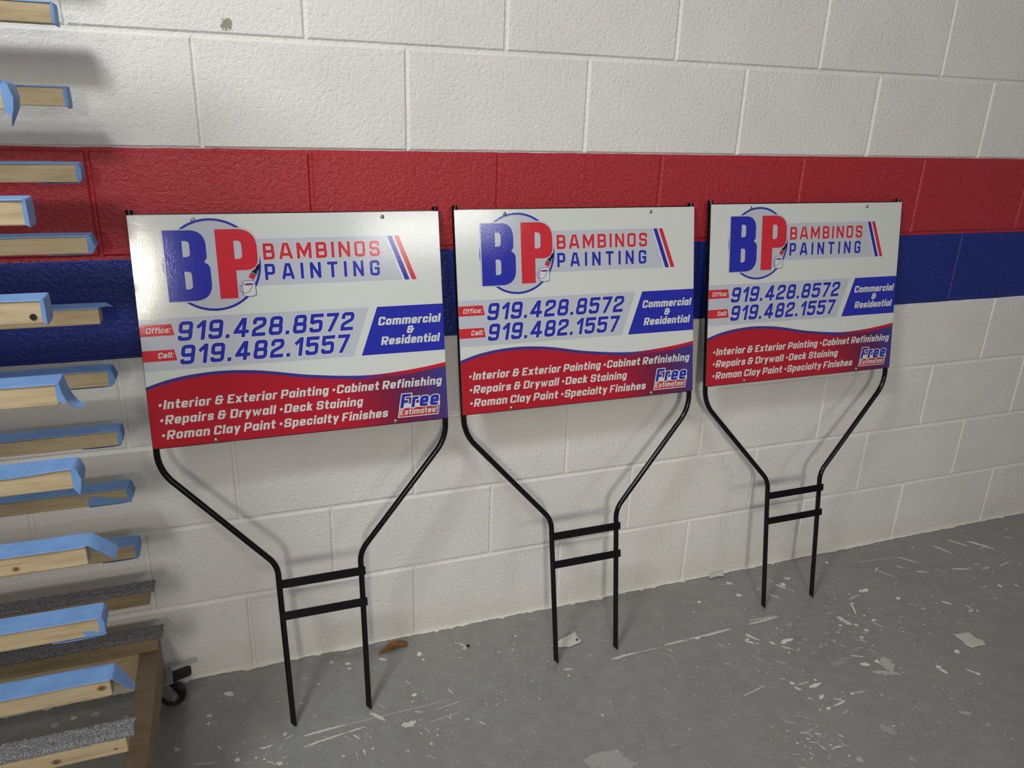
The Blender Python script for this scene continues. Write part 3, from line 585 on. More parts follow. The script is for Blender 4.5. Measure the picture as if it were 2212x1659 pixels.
# glyph: (width, height class, strokes). coordinates 0..1 run between stroke centres; +-9 runs out to the glyph edge
G = {
 'A': (.78, 'c', [([(-.12, -.3), (.46, 1.3)], False), ([(1.12, -.3), (.54, 1.3)], False), ([(.2, .24), (.8, .24)], False)]),
 'B': (.68, 'c', [rect(0, 0, 1, .50, (0, 1, 1, 0)), rect(0, .50, .95, 1, (0, 1, 1, 0))]),
 'C': (.66, 'c', [([(1, .66), (1, 1, R1), (0, 1, R1), (0, 0, R1), (1, 0, R1), (1, .34)], False)]),
 'D': (.68, 'c', [rect(0, 0, 1, 1, (0, 1, 1, 0))]),
 'E': (.60, 'c', [([(9, 1), (0, 1), (0, 0), (9, 0)], False), ([(0, .5), (.9, .5)], False)]),
 'F': (.60, 'c', [([(9, 1), (0, 1), (0, -9)], False), ([(0, .45), (.9, .45)], False)]),
 'G': (.68, 'c', [([(1, .68), (1, 1, R1), (0, 1, R1), (0, 0, R1), (1, 0, R1), (1, .46), (.45, .46)], False)]),
 'I': (0, 'c', [([(.5, -9), (.5, 9)], False)]),
 'M': (.88, 'c', [([(0, -9), (0, 9)], False), ([(1, -9), (1, 9)], False), ([(-.02, 1.15), (.5, .2), (1.02, 1.15)], False)]),
 'N': (.72, 'c', [([(0, -9), (0, 9)], False), ([(1, -9), (1, 9)], False), ([(-.1, 1.16), (1.1, -.16)], False)]),
 'O': (.68, 'c', [rect(0, 0, 1, 1)]),
 'P': (.66, 'c', [([(0, -9), (0, 1), (1, 1, R1), (1, .38, R1), (0, .38)], False)]),
 'R': (.68, 'c', [([(0, -9), (0, 1), (1, 1, R1), (1, .42, R1), (0, .42)], False), ([(.45, .45), (1.05, -.3)], False)]),
 'S': (.66, 'c', [([(1, .70), (1, 1, R1), (0, 1, R1), (0, .52, R1), (1, .48, R1), (1, 0, R1), (0, 0, R1), (0, .30)], False)]),
 'T': (.68, 'c', [([(-9, 1), (9, 1)], False), ([(.5, 1), (.5, -9)], False)]),
 '1': (.44, 'c', [([(1, -9), (1, 9)], False), ([(1.0, 1.05), (-.2, .66)], False)]),
 '2': (.66, 'c', [([(0, .66), (0, 1, R1), (1, 1, R1), (1, .62, R1 * 1.3), (0, .30, R1 * 1.3), (0, 0), (9, 0)], False)]),
 '4': (.74, 'c', [([(.72, -9), (.72, 9)], False), ([(.64, 1.10), (.0, .24), (9, .24)], False)]),
 '5': (.66, 'c', [([(9, 1), (0, 1), (0, .47)], False), ([(-.02, .50), (.40, .604, .14), (1, .604, R1), (1, 0, R1), (0, 0, R1), (0, .23)], False)]),
 '7': (.64, 'c', [([(-9, 1), (1, 1), (.22, -.25)], False)]),
 '8': (.68, 'c', [rect(0, 0, 1, .50), rect(.05, .50, .95, 1)]),
 '9': (.66, 'c', [rect(0, .46, 1, 1), ([(1, .6), (1, 0, R1), (0, 0, R1), (0, .22)], False)]),
 'a': (.56, 'x', [rect(0, 0, 1, 1, (1, 0, 0, 1)), ([(1, -9), (1, 9)], False)]),
 'b': (.56, 'x', [rect(0, 0, 1, 1, (0, 1, 1, 0)), ([(0, -9), (0, 'a')], False)]),
 'c': (.54, 'x', [([(1, .62), (1, 1, R1), (0, 1, R1), (0, 0, R1), (1, 0, R1), (1, .38)], False)]),
 'd': (.56, 'x', [rect(0, 0, 1, 1, (1, 0, 0, 1)), ([(1, -9), (1, 'a')], False)]),
 'e': (.56, 'x', [([(0, .46), (1, .46), (1, 1, R1), (0, 1, R1), (0, 0, R1), (1, 0, R1), (1, .16)], False)]),
 'f': (.40, 'x', [([(9, 'A'), (.30, 'A', R1), (.30, -9)], False), ([(-9, 1), (9, 1)], False)]),
 'g': (.56, 'x', [rect(0, 0, 1, 1, (1, 0, 0, 1)), ([(1, 9), (1, 'd', R1), (.02, 'd')], False)]),
 'h': (.56, 'x', [([(0, -9), (0, 'a')], False), ([(0, 1), (1, 1, R1), (1, -9)], False)]),
 'i': (0, 'x', [([(.5, -9), (.5, 9)], False), ([(.5, 'i'), (.5, 'a')], False)]),
 'k': (.56, 'x', [([(0, -9), (0, 'a')], False), ([(.1, .38), (1.05, 1.3)], False), ([(.35, .6), (1.06, -.3)], False)]),
 'l': (0, 'x', [([(.5, -9), (.5, 'a')], False)]),
 'm': (.88, 'x', [([(0, -9), (0, 1), (1, 1, R1), (1, -9)], False), ([(.5, 1), (.5, -9)], False)]),
 'n': (.56, 'x', [([(0, -9), (0, 1), (1, 1, R1), (1, -9)], False)]),
 'o': (.56, 'x', [rect(0, 0, 1, 1)]),
 'p': (.56, 'x', [rect(0, 0, 1, 1, (0, 1, 1, 0)), ([(0, 9), (0, 'D')], False)]),
 'r': (.40, 'x', [([(0, -9), (0, 1), (9, 1)], False)]),
 's': (.54, 'x', [([(1, .72), (1, 1, R1), (0, 1, R1), (0, .52, R1), (1, .48, R1), (1, 0, R1), (0, 0, R1), (0, .28)], False)]),
 't': (.42, 'x', [([(.38, 't'), (.38, 0, R1), (9, 0)], False), ([(-9, 1), (9, 1)], False)]),
 'w': (.84, 'x', [([(-.08, 1.5), (.24, -.1), (.5, .95), (.76, -.1), (1.08, 1.5)], False)]),
 'x': (.58, 'x', [([(-.12, -.25), (1.12, 1.25)], False), ([(-.12, 1.25), (1.12, -.25)], False)]),
 'y': (.56, 'x', [([(-.1, 1.3), (.56, -.12)], False), ([(1.1, 1.3), (.34, -.62)], False)]),
 '&': (.74, 'c', [([(.78, .76), (.78, 1, R1), (.06, 1, R1), (.06, .52)], False), rect(0, 0, .80, .52), ([(0, .52), (9, .52)], False)]),
 '.': (0, 'c', [([(.5, -9), (.5, 'o')], False)]),
 ':': (0, 'x', [([(.5, -9), (.5, 'o')], False), ([(.5, 'q'), (.5, 9)], False)]),
 '!': (0, 'c', [([(.5, -9), (.5, 'o')], False), ([(.5, .30), (.5, 9)], False)]),
 '*': (.34, 'c', 'disc'),
}
XH = 0.76
def clip_poly(P, lo, hi, ax):
    for sgn, lim in ((1, lo), (-1, hi)):
        out = []
        for i in range(len(P)):
            a, b = P[i - 1], P[i]
            da, db = sgn * (a[ax] - lim), sgn * (b[ax] - lim)
            if (da >= 0) != (db >= 0):
                t = da / (da - db); out.append((a[0] + (b[0] - a[0]) * t, a[1] + (b[1] - a[1]) * t))
            if db >= 0: out.append(b)
        P = out
        if len(P) < 3: return []
    return P

def glyph_polys(ch, w, e=0.0, wx=1.0, ay=1.0):
    """polygons of one glyph in cap-height units; w stroke weight, e outline growth"""
    W, cls, strokes = G[ch]
    W = max(W * wx, w) if W else w * (1.12 if ch in '.:!' else 1.0)
    Hh = (XH if cls == 'x' else 1.0) * ay
    h = w / 2
    if strokes == 'disc':
        n = 18; r = 0.165 + e
        return W, [([(0.17 + r * math.cos(t), 0.47 + r * math.sin(t)) for t in [k * 2 * math.pi / n for k in range(n)]], 0)]
    sp = {'a': 1.02 * ay if ch != 'i' else 1.06 * ay, 'A': 1.0 * ay - h, 'd': -0.24 * ay + h, 'D': -0.26 * ay, 'i': (XH + 0.09) * ay, 't': 1.0 * ay, 'o': w * 1.05, 'q': XH * ay - w * 1.05}
    lo, hi = 0.0, Hh
    if ch in 'bdhkl': hi = 1.02 * ay
    if ch == 'i': hi = 1.06 * ay
    if ch in 'ft': hi = 1.0 * ay
    if ch in 'gpy': lo = -0.26 * ay
    if ch == '&': pass
    def X(f): return -2 if f == -9 else 2 * W if f == 9 else h + f * (W - w)
    def Y(f):
        if isinstance(f, str): return sp[f]
        return -2 if f == -9 else 3 if f == 9 else h + f * (Hh - w)
    polys = []
    for si, (pts, closed) in enumerate(strokes):
        clo, chi = lo, hi
        if ch in 'bdpgi' and closed: clo, chi = 0, Hh
        if ch == 'i' and pts[0][1] == -9: chi = Hh
        if ch in 'hkbdlgp:' or ch == 'y': pass
        if ch == 'h' and pts[0][1] == 1: chi = Hh
        if ch == 'k' and pts[0][0] != 0: chi = Hh
        if ch == 'p' and not closed: chi = Hh
        if ch == 'g' and not closed: chi = Hh
        if ch in 'ft' and pts[0][1] == 1: chi = Hh
        if ch == 'b' and not closed: clo = 0
        if ch == 'f' and pts[0][1] == 'A': chi = 1.0 * ay
        P = [(X(p[0]), Y(p[1])) + ((p[2],) if len(p) > 2 else ()) for p in pts]
        # clamp far points to a little outside the clip box so that fillets behave
        P = [(max(-.3, min(W + .3, p[0])), max(-.6, min(1.4 * ay, p[1]))) + p[2:] for p in P]
        L = fillet(P, closed, 5)
        hw = h + e
        if not closed and e > 0:
            for a, b in ((0, 1), (-1, -2)):
                d = Vector(L[a]) - Vector(L[b]); d.normalize(); q = Vector(L[a]) + d * e; L[a] = (q.x, q.y)
        n = len(L); left, right = [], []
        for i in range(n):
            p = Vector(L[i])
            if closed: a, b = Vector(L[i - 1]), Vector(L[(i + 1) % n])
            else: a, b = Vector(L[max(i - 1, 0)]), Vector(L[min(i + 1, n - 1)])
            d0 = (p - a); d1 = (b - p)
            if d0.length < 1e-7: d0 = d1
            if d1.length < 1e-7: d1 = d0
            d0 = d0.normalized(); d1 = d1.normalized()
            n0 = Vector((-d0.y, d0.x)); n1 = Vector((-d1.y, d1.x))
            mt = n0 + n1
            mt = mt.normalized() if mt.length > 1e-4 else n0
            k = 1 / max(0.36, mt.dot(n0))
            left.append(p + mt * hw * k); right.append(p - mt * hw * k)
        for i in range(n if closed else n - 1):
            j = (i + 1) % n
            q = [(right[i].x, right[i].y), (right[j].x, right[j].y), (left[j].x, left[j].y), (left[i].x, left[i].y)]
            q = clip_poly(q, clo - e, chi + e, 1)
            if q: q = clip_poly(q, -e, W + e, 0)
            if q: polys.append(([(qx, qy / ay) for qx, qy in q], si * 0.10 + (i % 2) * 0.03))
    return W, polys

# ------------------------------------------------------------------ sign artwork: sheet coordinates in mm, x right, y down from the top left
PW, PH, PV = 0.6068, 0.4549, 0.6697
AW, AH = 602.6, 451.8
def sheet(x, y, layer):
    return (-PW / 2 + x * PW / AW, -0.00016 * layer, PV + PH - y * PH / AH)

def art_poly(mb, pts, layer, m):
    area2 = sum(pts[i][0] * pts[(i + 1) % len(pts)][1] - pts[(i + 1) % len(pts)][0] * pts[i][1] for i in range(len(pts)))
    if area2 > 0: pts = pts[::-1]
    mb.face([sheet(p[0], p[1], layer) for p in pts], m)

def art_text(mb, s, x0, x1, base, cap, w, slant, layer, m, gap=0.13, space=0.44, e=0.0, ay=1.0):
    """lay a line of text so that it spans x0..x1 along its baseline"""
    def width(wx, gp):
        t = 0
        for k, ch in enumerate(s):
            t += space if ch == ' ' else glyph_polys(ch, w, 0, wx)[0]
            if k < len(s) - 1 and ch != ' ' and s[k + 1] != ' ': t += gp
        return t
    want = (x1 - x0) / cap
    lo_, hi_ = 0.5, 1.8
    for _ in range(30):
        mid = (lo_ + hi_) / 2
        if width(mid, gap * mid) < want: lo_ = mid
        else: hi_ = mid
    wx = (lo_ + hi_) / 2; gp = gap * wx
    pen = 0.0
    for k, ch in enumerate(s):
        if ch == ' ': pen += space; continue
        W, polys = glyph_polys(ch, w, e, wx, ay)
        for P, dl in polys:
            art_poly(mb, [(x0 + (pen + px + py * slant) * cap, base - py * cap) for px, py in P], layer + dl + (k % 2) * 0.35, m)
        pen += W
        if k < len(s) - 1 and s[k + 1] != ' ': pen += gp

def ring_strip(mb, pts, w, layer, m, closed=True):
    n = len(pts); V = [Vector(p) for p in pts]; A, B = [], []
    for i in range(n):
        a = V[i - 1] if (closed or i) else V[i]; b = V[(i + 1) % n] if (closed or i < n - 1) else V[i]
        d = (b - a).normalized(); nn = Vector((-d.y, d.x)); A.append(V[i] + nn * w / 2); B.append(V[i] - nn * w / 2)
    for i in range(n if closed else n - 1):
        j = (i + 1) % n
        art_poly(mb, [tuple(A[i]), tuple(A[j]), tuple(B[j]), tuple(B[i])], layer, m)

def circle(cx, cy, rx, ry=None, n=72, a0=0, a1=2 * math.pi):
    ry = ry or rx; closed = abs(a1 - a0 - 2 * math.pi) < 1e-6
    return [(cx + rx * math.cos(a0 + (a1 - a0) * k / (n if closed else n - 1)), cy + ry * math.sin(a0 + (a1 - a0) * k / (n if closed else n - 1))) for k in range(n)]

SM = [MAT[k] for k in ('p_white', 'p_silver', 'p_edge', 'p_blue', 'p_red', 'p_black', 'p_wine', 'p_body', 'p_swoosh', 'p_box', 'core')]
WHI, SIL, EDG, BLU, RED, BLK, WIN, BOD, SWO, BOX, CORE = range(11)

def make_sign(name):
    root = empty(name)
    # --- black tubular frame
    for s, pn in ((-1, 'left'), (1, 'right')):
        path = fillet([(s * 0.084, 0.0030), (s * 0.0885, 0.342), (s * 0.0885, 0.384, 0.085), (s * 0.2990, 0.6225, 0.085), (s * 0.2990, PV + PH + 0.0085)], False, 9)
        mb = MB()
        def cut(rings):
            c = Vector((path[0][0], 0.0095, path[0][1]))
            for v in rings[0]: v.z += (0.0064 - (v.x - c.x)) * 0.85 - 0.001
        mb.tube([(x, 0.0095, z) for x, z in path], 0.0064, 16, 0, True, cut)
        o = mb.obj('side_tube', MAT['black'], root); smooth_by_angle(o)
        cp = MB(); cp.tube([(s * 0.2990, 0.0095, PV + PH + .0078), (s * 0.2990, 0.0095, PV + PH + .0095)], 0.0070, 16)
        smooth_by_angle(cp.obj('end_cap', MAT['black'], o))
    for v in (0.3425, 0.2690):
        mb = MB(); mb.box(-0.0925, 0.0965, 0.0005, 0.0034, v - 0.0096, v + 0.0096, 0, .0006)
        mb.obj('crossbar', MAT['black'], root)
    mb = MB(); mb.box(-0.293, 0.293, 0.0032, 0.0062, PV + PH - 0.018, PV + PH + 0.0024, 0, .0005); mb.box(-0.293, 0.293, 0.0060, 0.0170, PV + PH - 0.0006, PV + PH + 0.0024, 0, .0005)
    mb.obj('top_rail', MAT['black'], root)
    mb = MB(); mb.box(-0.293, 0.293, 0.0032, 0.0062, PV - 0.0022, PV + 0.018, 0, .0005); mb.box(-0.293, 0.293, 0.0060, 0.0170, PV - 0.0022, PV + 0.0008, 0, .0005)
    mb.obj('bottom_rail', MAT['black'], root)
    # --- printed panel
    mb = MB()
    mb.box(-PW / 2, PW / 2, 0.0001, 0.0030, PV, PV + PH, 1)
    art_poly(mb, [(0, 0), (AW, 0), (AW, AH), (0, AH)], 0, 0)
    panel = mb.obj('sign_panel', [MAT['p_white'], MAT['core']], root)
    # --- round BP badge with the brush and bucket
    b = MB()
    art_poly(b, circle(143.1, 97.15, 85.6), 2, SIL)
    ring_strip(b, circle(143.1, 97.15, 87.4), 4.6, 3, BLU)
    Bp = fillet([(58.1, 29.6), (133.5, 29.6, 30), (133.5, 84, 7), (127.4, 91.2, 2), (138.2, 98, 22), (138.2, 165.6, 30), (58.1, 165.6)], True, 10)
    Pp = fillet([(151.7, 29.0), (227.9, 29.0, 34), (227.9, 109.4, 32), (185.3, 109.4), (185.3, 164.0), (151.7, 164.0)], True, 10)
    for P in (Bp, Pp):
        ring_strip(b, P, 6.4, 4, SIL)
        art_poly(b, P, 4, SIL)
    art_poly(b, Bp, 5, BLU); art_poly(b, Pp, 5, RED)
    for hole in ([(90.5, 50), (103.8, 50, 10), (103.8, 80.3, 10), (90.5, 80.3)], [(90.5, 108.6), (103.3, 108.6, 10), (103.3, 142.6, 10), (90.5, 142.6)], [(184.8, 51.7), (198.8, 51.7, 10), (198.8, 87, 10), (184.8, 87)]):
        art_poly(b, fillet(hole, True, 8), 6, SIL)
    # bucket
    art_poly(b, [(193.9, 134.2), (219.3, 134.6), (219.4, 158)] + [(206.7 + 12.6 * math.cos(t), 158.2 + 3.4 * math.sin(t)) for t in [math.pi * k / 10 for k in range(11)]] + [(194.4, 158)], 7, WHI)
    art_poly(b, circle(206.6, 134.6, 12.4, 4.4, 32), 8, WHI)
    art_poly(b, circle(206.6, 137.2, 8.6, 1.7, 24), 9, WIN)
    ring_strip(b, circle(206.6, 134.6, 12.4, 4.4, 32), .85, 10, BLU)
    ring_strip(b, [(194.3, 135.5), (194.7, 157.6)] + [(206.9 + 12.3 * math.cos(t), 158.2 + 3.4 * math.sin(t)) for t in [math.pi - math.pi * k / 10 for k in range(11)]] + [(219.1, 135.5)], .85, 10, BLU, False)
    ring_strip(b, fillet([(193.6, 139), (189.0, 140.5, 6), (189.2, 153.5, 8), (205.5, 155.5, 14), (213.2, 140)], False, 8), .75, 11, BLU, False)
    art_poly(b, circle(219.9, 139.8, 1.1, 1.1, 10), 10, BLU)
    # brush
    art_poly(b, [(207.1, 123.2), (216.4, 129.1), (220.9, 121.9), (211.8, 115.7)], 10, RED)
    ring_strip(b, [(212.6, 114.8), (221.7, 121.0)], 1.4, 11, BLK, False)
    ring_strip(b, [(214.1, 112.7), (223.3, 118.9)], 1.2, 11, BLK, False)
    ring_strip(b, [(213.4, 113.8), (222.5, 120.0)], .8, 10, EDG, False)
    art_poly(b, fillet([(214.6, 111.8), (223.7, 118.0), (223.4, 114.6, 2), (226.3, 109.9, 2), (229.9, 104.3, 2), (229.9, 98.4, 3), (225.4, 100.3, 3), (221.2, 107.6, 3), (218.0, 109.9, 2)], True, 4), 10, BLK)
    b.obj('round_logo', SM, panel)
    # --- company name on a slanted band
    c = MB()
    art_poly(c, [(180, 48.9), (486.4, 48.9), (517.6, 141.6), (180, 141.6)], 1, SIL)
    ring_strip(c, [(488.2, 48.9), (519.4, 141.6)], 2.8, 1, EDG, False)
    art_poly(c, [(489.4, 49.2), (499.6, 49.2), (532.9, 141.8), (522.6, 141.8)], 1, BLU)
    art_poly(c, [(504.2, 49.2), (514.3, 49.2), (548.2, 141.8), (537.9, 141.8)], 1, RED)
    for txt, x0, x1, base, mi in (('BAMBINOS', 238.5, 472.4, 90.4, RED), ('PAINTING', 239.0, 470.2, 130.7, BLU)):
        gp = .26 if txt[0] == 'B' else .42
        art_text(c, txt, x0, x1, base, 32.2, .185, 0, 4, EDG, gap=gp, e=.026)
        art_text(c, txt, x0, x1, base, 32.2, .185, 0, 5, mi, gap=gp)
    c.obj('name_lettering', SM, panel)
    # --- telephone band
    t = MB()
    art_poly(t, [(0.05, 196), (442, 196), (404, 298.2), (0.05, 298.2)], 1, SIL)
    art_poly(t, [(0.05, 207.8), (56.8, 207.8), (60.8, 229.8), (0.05, 229.8)], 2, RED)
    art_poly(t, [(0.05, 257.6), (57.4, 257.6), (61.1, 279.2), (0.05, 279.2)], 2, RED)
    art_text(t, 'Office:', 10.4, 54.2, 224.3, 10.9, .185, .19, 3, WHI, ay=1.15)
    art_text(t, 'Cell:', 27.0, 54.8, 273.4, 10.9, .20, .19, 3, WHI)
    for txt, x0, x1, base in (('919.428.8572', 64.6, 405.2, 242.2), ('919.482.1557', 64.6, 392.6, 288.5)):
        art_text(t, txt, x0, x1, base, 38.4, .195, .19, 3, EDG, gap=.15, e=.028)
        art_text(t, txt, x0, x1, base, 38.4, .195, .19, 4, BLU, gap=.15)
    t.obj('telephone_band', SM, panel)
    # --- blue corner block
    k = MB()
    art_poly(k, [(458.0, 194.6), (AW - .05, 194.6), (AW - .05, 299.8), (417.9, 299.8)], 1, EDG)
    art_poly(k, [(459.4, 196.6), (AW - .05, 196.6), (AW - .05, 297.9), (420.4, 297.9)], 2, BLU)
    art_text(k, 'Commercial', 458.8, 594.0, 236.1, 18.0, .26, .20, 3, WHI, gap=.09, ay=1.3)
    art_text(k, '&', 519.4, 534.5, 256.3, 16.0, .25, .20, 3, WHI)
    art_text(k, 'Residential', 462.7, 590.2, 278.4, 18.0, .26, .20, 3, WHI, gap=.09, ay=1.3)
    k.obj('corner_block', SM, panel)
    # --- services on the red wave
    s = MB()
    top = [(0, 328.3), (24, 320.8), (48.3, 315.0), (76, 310.6), (103.5, 308.0), (131, 306.8), (159.5, 307.3), (188, 309.4), (216.4, 312.6), (250.1, 318.4), (276, 323.6), (302.5, 328.2), (330, 331.9), (356.6, 335.2), (385, 338.0), (412.2, 339.9), (432, 340.6), (450.2, 340.6), (470, 339.9), (489.2, 338.6), (520, 336.2), (548.9, 333.2), (576, 329.8), (AW, 325.6)]
    fine = []
    for i in range(len(top) - 1):                       # smooth the wave line
        p0, p1, p2, p3 = top[max(i - 1, 0)], top[i], top[i + 1], top[min(i + 2, len(top) - 1)]
        for k in range(4):
            t = k / 4
            fine.append(tuple(0.5 * (2 * b1 + (c1 - a1) * t + (2 * a1 - 5 * b1 + 4 * c1 - d1) * t * t + (3 * b1 - a1 - 3 * c1 + d1) * t ** 3) for a1, b1, c1, d1 in zip(p0, p1, p2, p3)))
    top = fine + [top[-1]]
    low = [(x, y + 6.8 + (1.6 if x > 400 else 0)) for x, y in top]
    for i in range(len(top) - 1):
        art_poly(s, [top[i], top[i + 1], low[i + 1], low[i]], 1, SWO)
        art_poly(s, [low[i], low[i + 1], (low[i + 1][0], AH - .05), (low[i][0], AH - .05)], 1, BOD)
    for txt, x0, x1, base in (('*Interior & Exterior Painting *Cabinet Refinishing', 16.6, 590.2, 374.2), ('*Repairs & Drywall *Deck Staining', 16.6, 414.5, 404.9), ('*Roman Clay Paint *Specialty Finishes', 16.6, 467.0, 435.4)):
        art_text(s, txt, x0, x1, base, 18.0, .235, .20, 3, WHI, gap=.12, space=.44, ay=1.28)
    # Free Estimates! badge
    art_poly(s, [(489.6, 440.4), (580.9, 440.4), (586.6, 411.0), (495.5, 411.0)], 3, WHI)
    art_poly(s, [(492.2, 438.3), (579.2, 438.3), (583.6, 420.2), (495.8, 420.2)], 4, BOX)
    art_text(s, 'Free', 495.6, 580.4, 419.6, 30.6, .235, .20, 4, WHI, gap=.13, e=.075, ay=1.2)
    art_text(s, 'Free', 495.6, 580.4, 419.6, 30.6, .235, .20, 5, BLU, gap=.13, ay=1.2)
    art_text(s, 'Estimates!', 494.4, 578.0, 435.0, 12.6, .205, .18, 5, WHI, gap=.14, ay=1.2)
    s.obj('services_wave', SM, panel)
    # --- four screws
    for x, y in ((115.0, 9.6), (481.8, 9.9), (116.9, 446.4), (484.3, 446.2)):
        q = sheet(x, y, 0); d = MB()
        n = 20; prof = [(.0044, 0.0), (.0046, .0008), (.0040, .0022), (.0026, .0031), (.0011, .0034)]
        vs = [(q[0] + r * math.cos(a), -yy - .0001, q[2] + r * math.sin(a)) for r, yy in prof for a in [2 * math.pi * j / n for j in range(n)]]
        fs = [(i * n + j, i * n + (j + 1) % n, (i + 1) * n + (j + 1) % n, (i + 1) * n + j) for i in range(len(prof) - 1) for j in range(n)] + [tuple((len(prof) - 1) * n + j for j in range(n))]
        d.mesh(vs, fs)
        for aa in (0.5, 0.5 + math.pi / 2):
            ca, sa = math.cos(aa), math.sin(aa)
            d.face([(q[0] + (u * ca - v * sa), -.0036, q[2] + (u * sa + v * ca)) for u, v in ((-.0022, -.0004), (.0022, -.0004), (.0022, .0004), (-.0022, .0004))], 1)
        sc = d.obj('screw', [MAT['zinc'], MAT['darksteel']], root); smooth_by_angle(sc, 50)
    return root

def copy_tree(o, parent=None):
    c = o.copy(); COL.objects.link(c)
    if parent is not None: c.parent = parent
    for ch in o.children: copy_tree(ch, c)
    return c

def place(o, x, y, yaw, lean):
    U = Vector((math.cos(yaw), math.sin(yaw), 0)); N = Vector((-math.sin(yaw), math.cos(yaw), 0))
    V = N * math.sin(lean) + Vector((0, 0, 1)) * math.cos(lean)
    Yv = V.cross(U)
    m = Matrix.Identity(4)
    for r in range(3): m[r][0] = U[r]; m[r][1] = Yv[r]; m[r][2] = V[r]
    m.translation = (x, y, 0.0003)
    o.matrix_world = m

sign0 = make_sign('yard_sign')
GRP = 'painting company yard signs along the wall'
LAB = ['yard sign nearest the taped wooden rack, leaning on the wall, largest of the three',
       'middle yard sign in black frame, with a torn white wrapper at its left foot',
       'yard sign farthest from the wooden rack, rightmost of the three against the wall']
POSE = [(-0.2457, -0.2403, 0.0003, 0.1932), (0.3937, -0.2302, 0.0035, 0.1846), (1.0463, -0.2017, 0.0008, 0.1586)]
OFF = [-0.0082, 0.0, 0.0]
for i in range(3):
    o = sign0 if i == 0 else copy_tree(sign0)
    tag(o, LAB[i], 'sign', GRP)
    x, y, yaw, lean = POSE[i]
    place(o, x + OFF[i] * 0.4, y, yaw, lean)

# ------------------------------------------------------------------ litter on the floor
def sheet_thing(name, outline, mats, zfun, thick, n=0, label='', cat='', inner=()):
    """thin curled piece: fan of rings from the outline to its centre"""
    c = Vector((sum(p[0] for p in outline) / len(outline), sum(p[1] for p in outline) / len(outline)))
    O = []
    for a, b in zip(outline, outline[1:] + outline[:1]):
        A, B = Vector(a), Vector(b); k = max(1, int((B - A).length / 0.006))
        O += [A.lerp(B, i / k) for i in range(k)]
    area2 = sum(O[i].x * O[(i + 1) % len(O)].y - O[(i + 1) % len(O)].x * O[i].y for i in range(len(O)))
    if area2 < 0: O = O[::-1]
    vs, fs = [], []; K = 5; N = len(O)
    for r in range(K):
        t = r / K
        for p in O:
            q = p.lerp(c, t); vs.append((q.x - c.x, q.y - c.y, zfun(q, t)))
    vs.append((0, 0, zfun(c, 1)))
    for r in range(K - 1):
        for i in range(N): fs.append((r * N + i, r * N + (i + 1) % N, (r + 1) * N + (i + 1) % N, (r + 1) * N + i))
    for i in range(N): fs.append(((K - 1) * N + i, (K - 1) * N + (i + 1) % N, K * N))
    o = build(name, vs, fs, mats, smooth=True)
    o.location = (c.x, c.y, 0)
    so = o.modifiers.new('thickness', 'SOLIDIFY'); so.thickness = thick; so.offset = 1.0
    tag(o, label, cat)
    return o
LEAF= [(-0.1129, -0.0589), (-0.0992, -0.0445), (-0.0876, -0.037), (-0.0753, -0.0262), (-0.0598, -0.0219), (-0.0447, -0.0198), (-0.035, -0.0263), (-0.0298, -0.0326), (-0.0308, -0.0403), (-0.0354, -0.0446), (-0.0539, -0.0455), (-0.0697, -0.0517), (-0.0882, -0.0547), (-0.1029, -0.0566)]
WRAP= [(0.3192, -0.1596), (0.3299, -0.158), (0.3527, -0.1435), (0.4105, -0.1238), (0.4045, -0.1312), (0.4043, -0.1561), (0.4062, -0.1664), (0.3653, -0.1788), (0.3538, -0.1732), (0.3398, -0.1713), (0.3283, -0.1657)]
LABEL= [(1.3917, -0.4462), (1.4465, -0.4511), (1.4451, -0.4803), (1.4569, -0.4888), (1.4439, -0.5081), (1.3971, -0.5064), (1.3889, -0.4893), (1.3962, -0.4796)]
FILM= [(0.9055, -0.0068), (0.896, -0.0251), (0.9237, -0.021), (0.9443, -0.0274), (0.9568, -0.0011), (0.9319, -0.0047)]
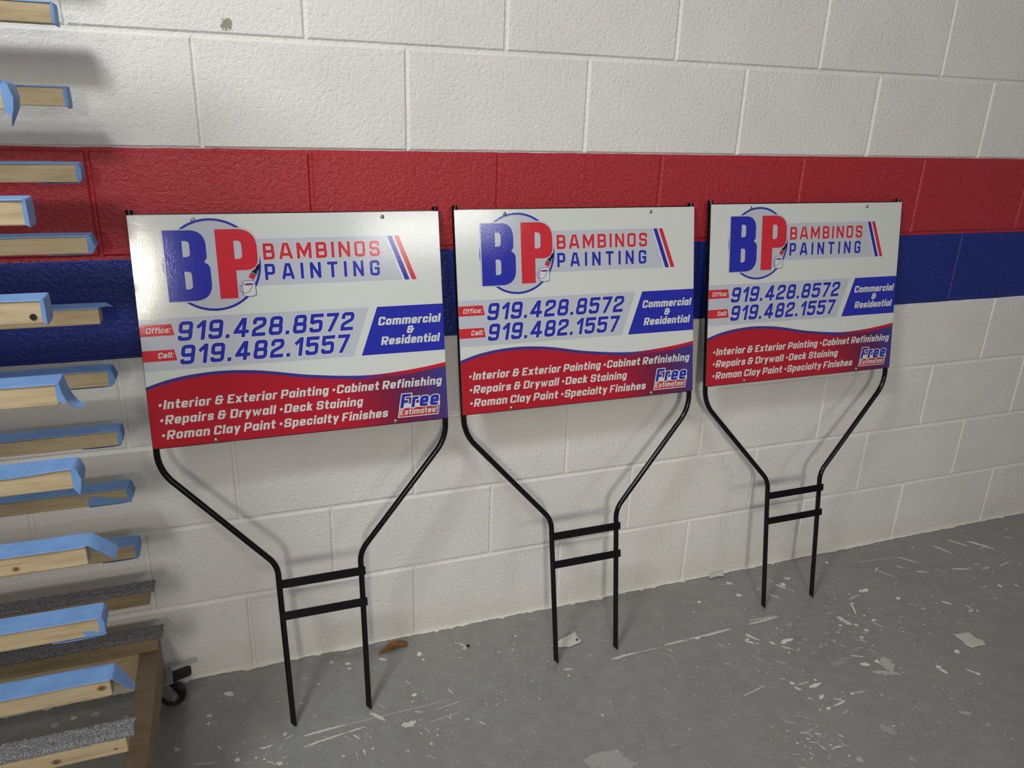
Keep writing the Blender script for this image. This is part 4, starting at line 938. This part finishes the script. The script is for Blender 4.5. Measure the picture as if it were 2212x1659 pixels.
leaf = sheet_thing('dead_leaf', LEAF, MAT['leaf'], lambda p, t: 0.0016 + 0.0075 * (1 - t) ** 1.6 * (0.6 + 0.4 * math.sin(p.x * 60)), 0.0004, 0, 'curled brown dead leaf lying on the floor against the wall', 'leaf')
vb = MB(); c0 = leaf.location
vb.tube([(LEAF[0][0] - c0.x - .002, LEAF[0][1] - c0.y - .001, .0065), (-.02, -.009, .0035), (0, 0, .0026), (.022, .007, .0035), (LEAF[7][0] - c0.x, LEAF[7][1] - c0.y + .002, .0078)], .0006, 6)
vb.obj('midrib', MAT['shaded_oldwood'], leaf)
wrap = sheet_thing('plastic_wrapper', WRAP, MAT['plastic'], lambda p, t: 0.0012 + 0.006 * (1 - t) ** 2 * (0.5 + 0.5 * noise.noise(Vector((p.x * 45, p.y * 45, 2)))) + 0.0035 * t * (1 + noise.noise(Vector((p.x * 60, p.y * 60, 7)))), 0.0004, 0, 'torn white plastic wrapper on the floor beside the middle sign foot', 'wrapper')
hb = MB(); hb.tube([(0.3947 - wrap.location.x, -0.1595 - wrap.location.y, .004), (0.3947 - wrap.location.x, -0.1595 - wrap.location.y, .0078)], .0026, 12)
hb.obj('punched_hole', MAT['stone'], wrap)
sheet_thing('paper_label', LABEL, MAT['paper'], lambda p, t: 0.0008 + 0.0035 * (1 - t) ** 2 * max(0, noise.noise(Vector((p.x * 30, p.y * 30, 3)))) + .0012 * t, 0.0003, 0, 'cream peeled paper label lying on the open floor at the far right', 'paper')
sheet_thing('plastic_film', FILM, MAT['film'], lambda p, t: 0.0022 + 0.0035 * (1 - t), 0.0003, 0, 'small scrap of clear film at the wall foot between the middle and right signs', 'scrap')
pb = bmesh.new(); bmesh.ops.create_icosphere(pb, subdivisions=3, radius=0.0052)
for v in pb.verts:
    v.co *= 1 + 0.25 * noise.noise(v.co * 260)
    v.co.z *= 0.55
me = bpy.data.meshes.new('pebble'); pb.to_mesh(me); pb.free(); me.materials.append(MAT['stone'])
peb = bpy.data.objects.new('pebble', me); COL.objects.link(peb); peb.location = (0.116, -0.092, 0.0027)
tag(peb, 'tiny dark pebble on the floor left of the middle sign', 'pebble')
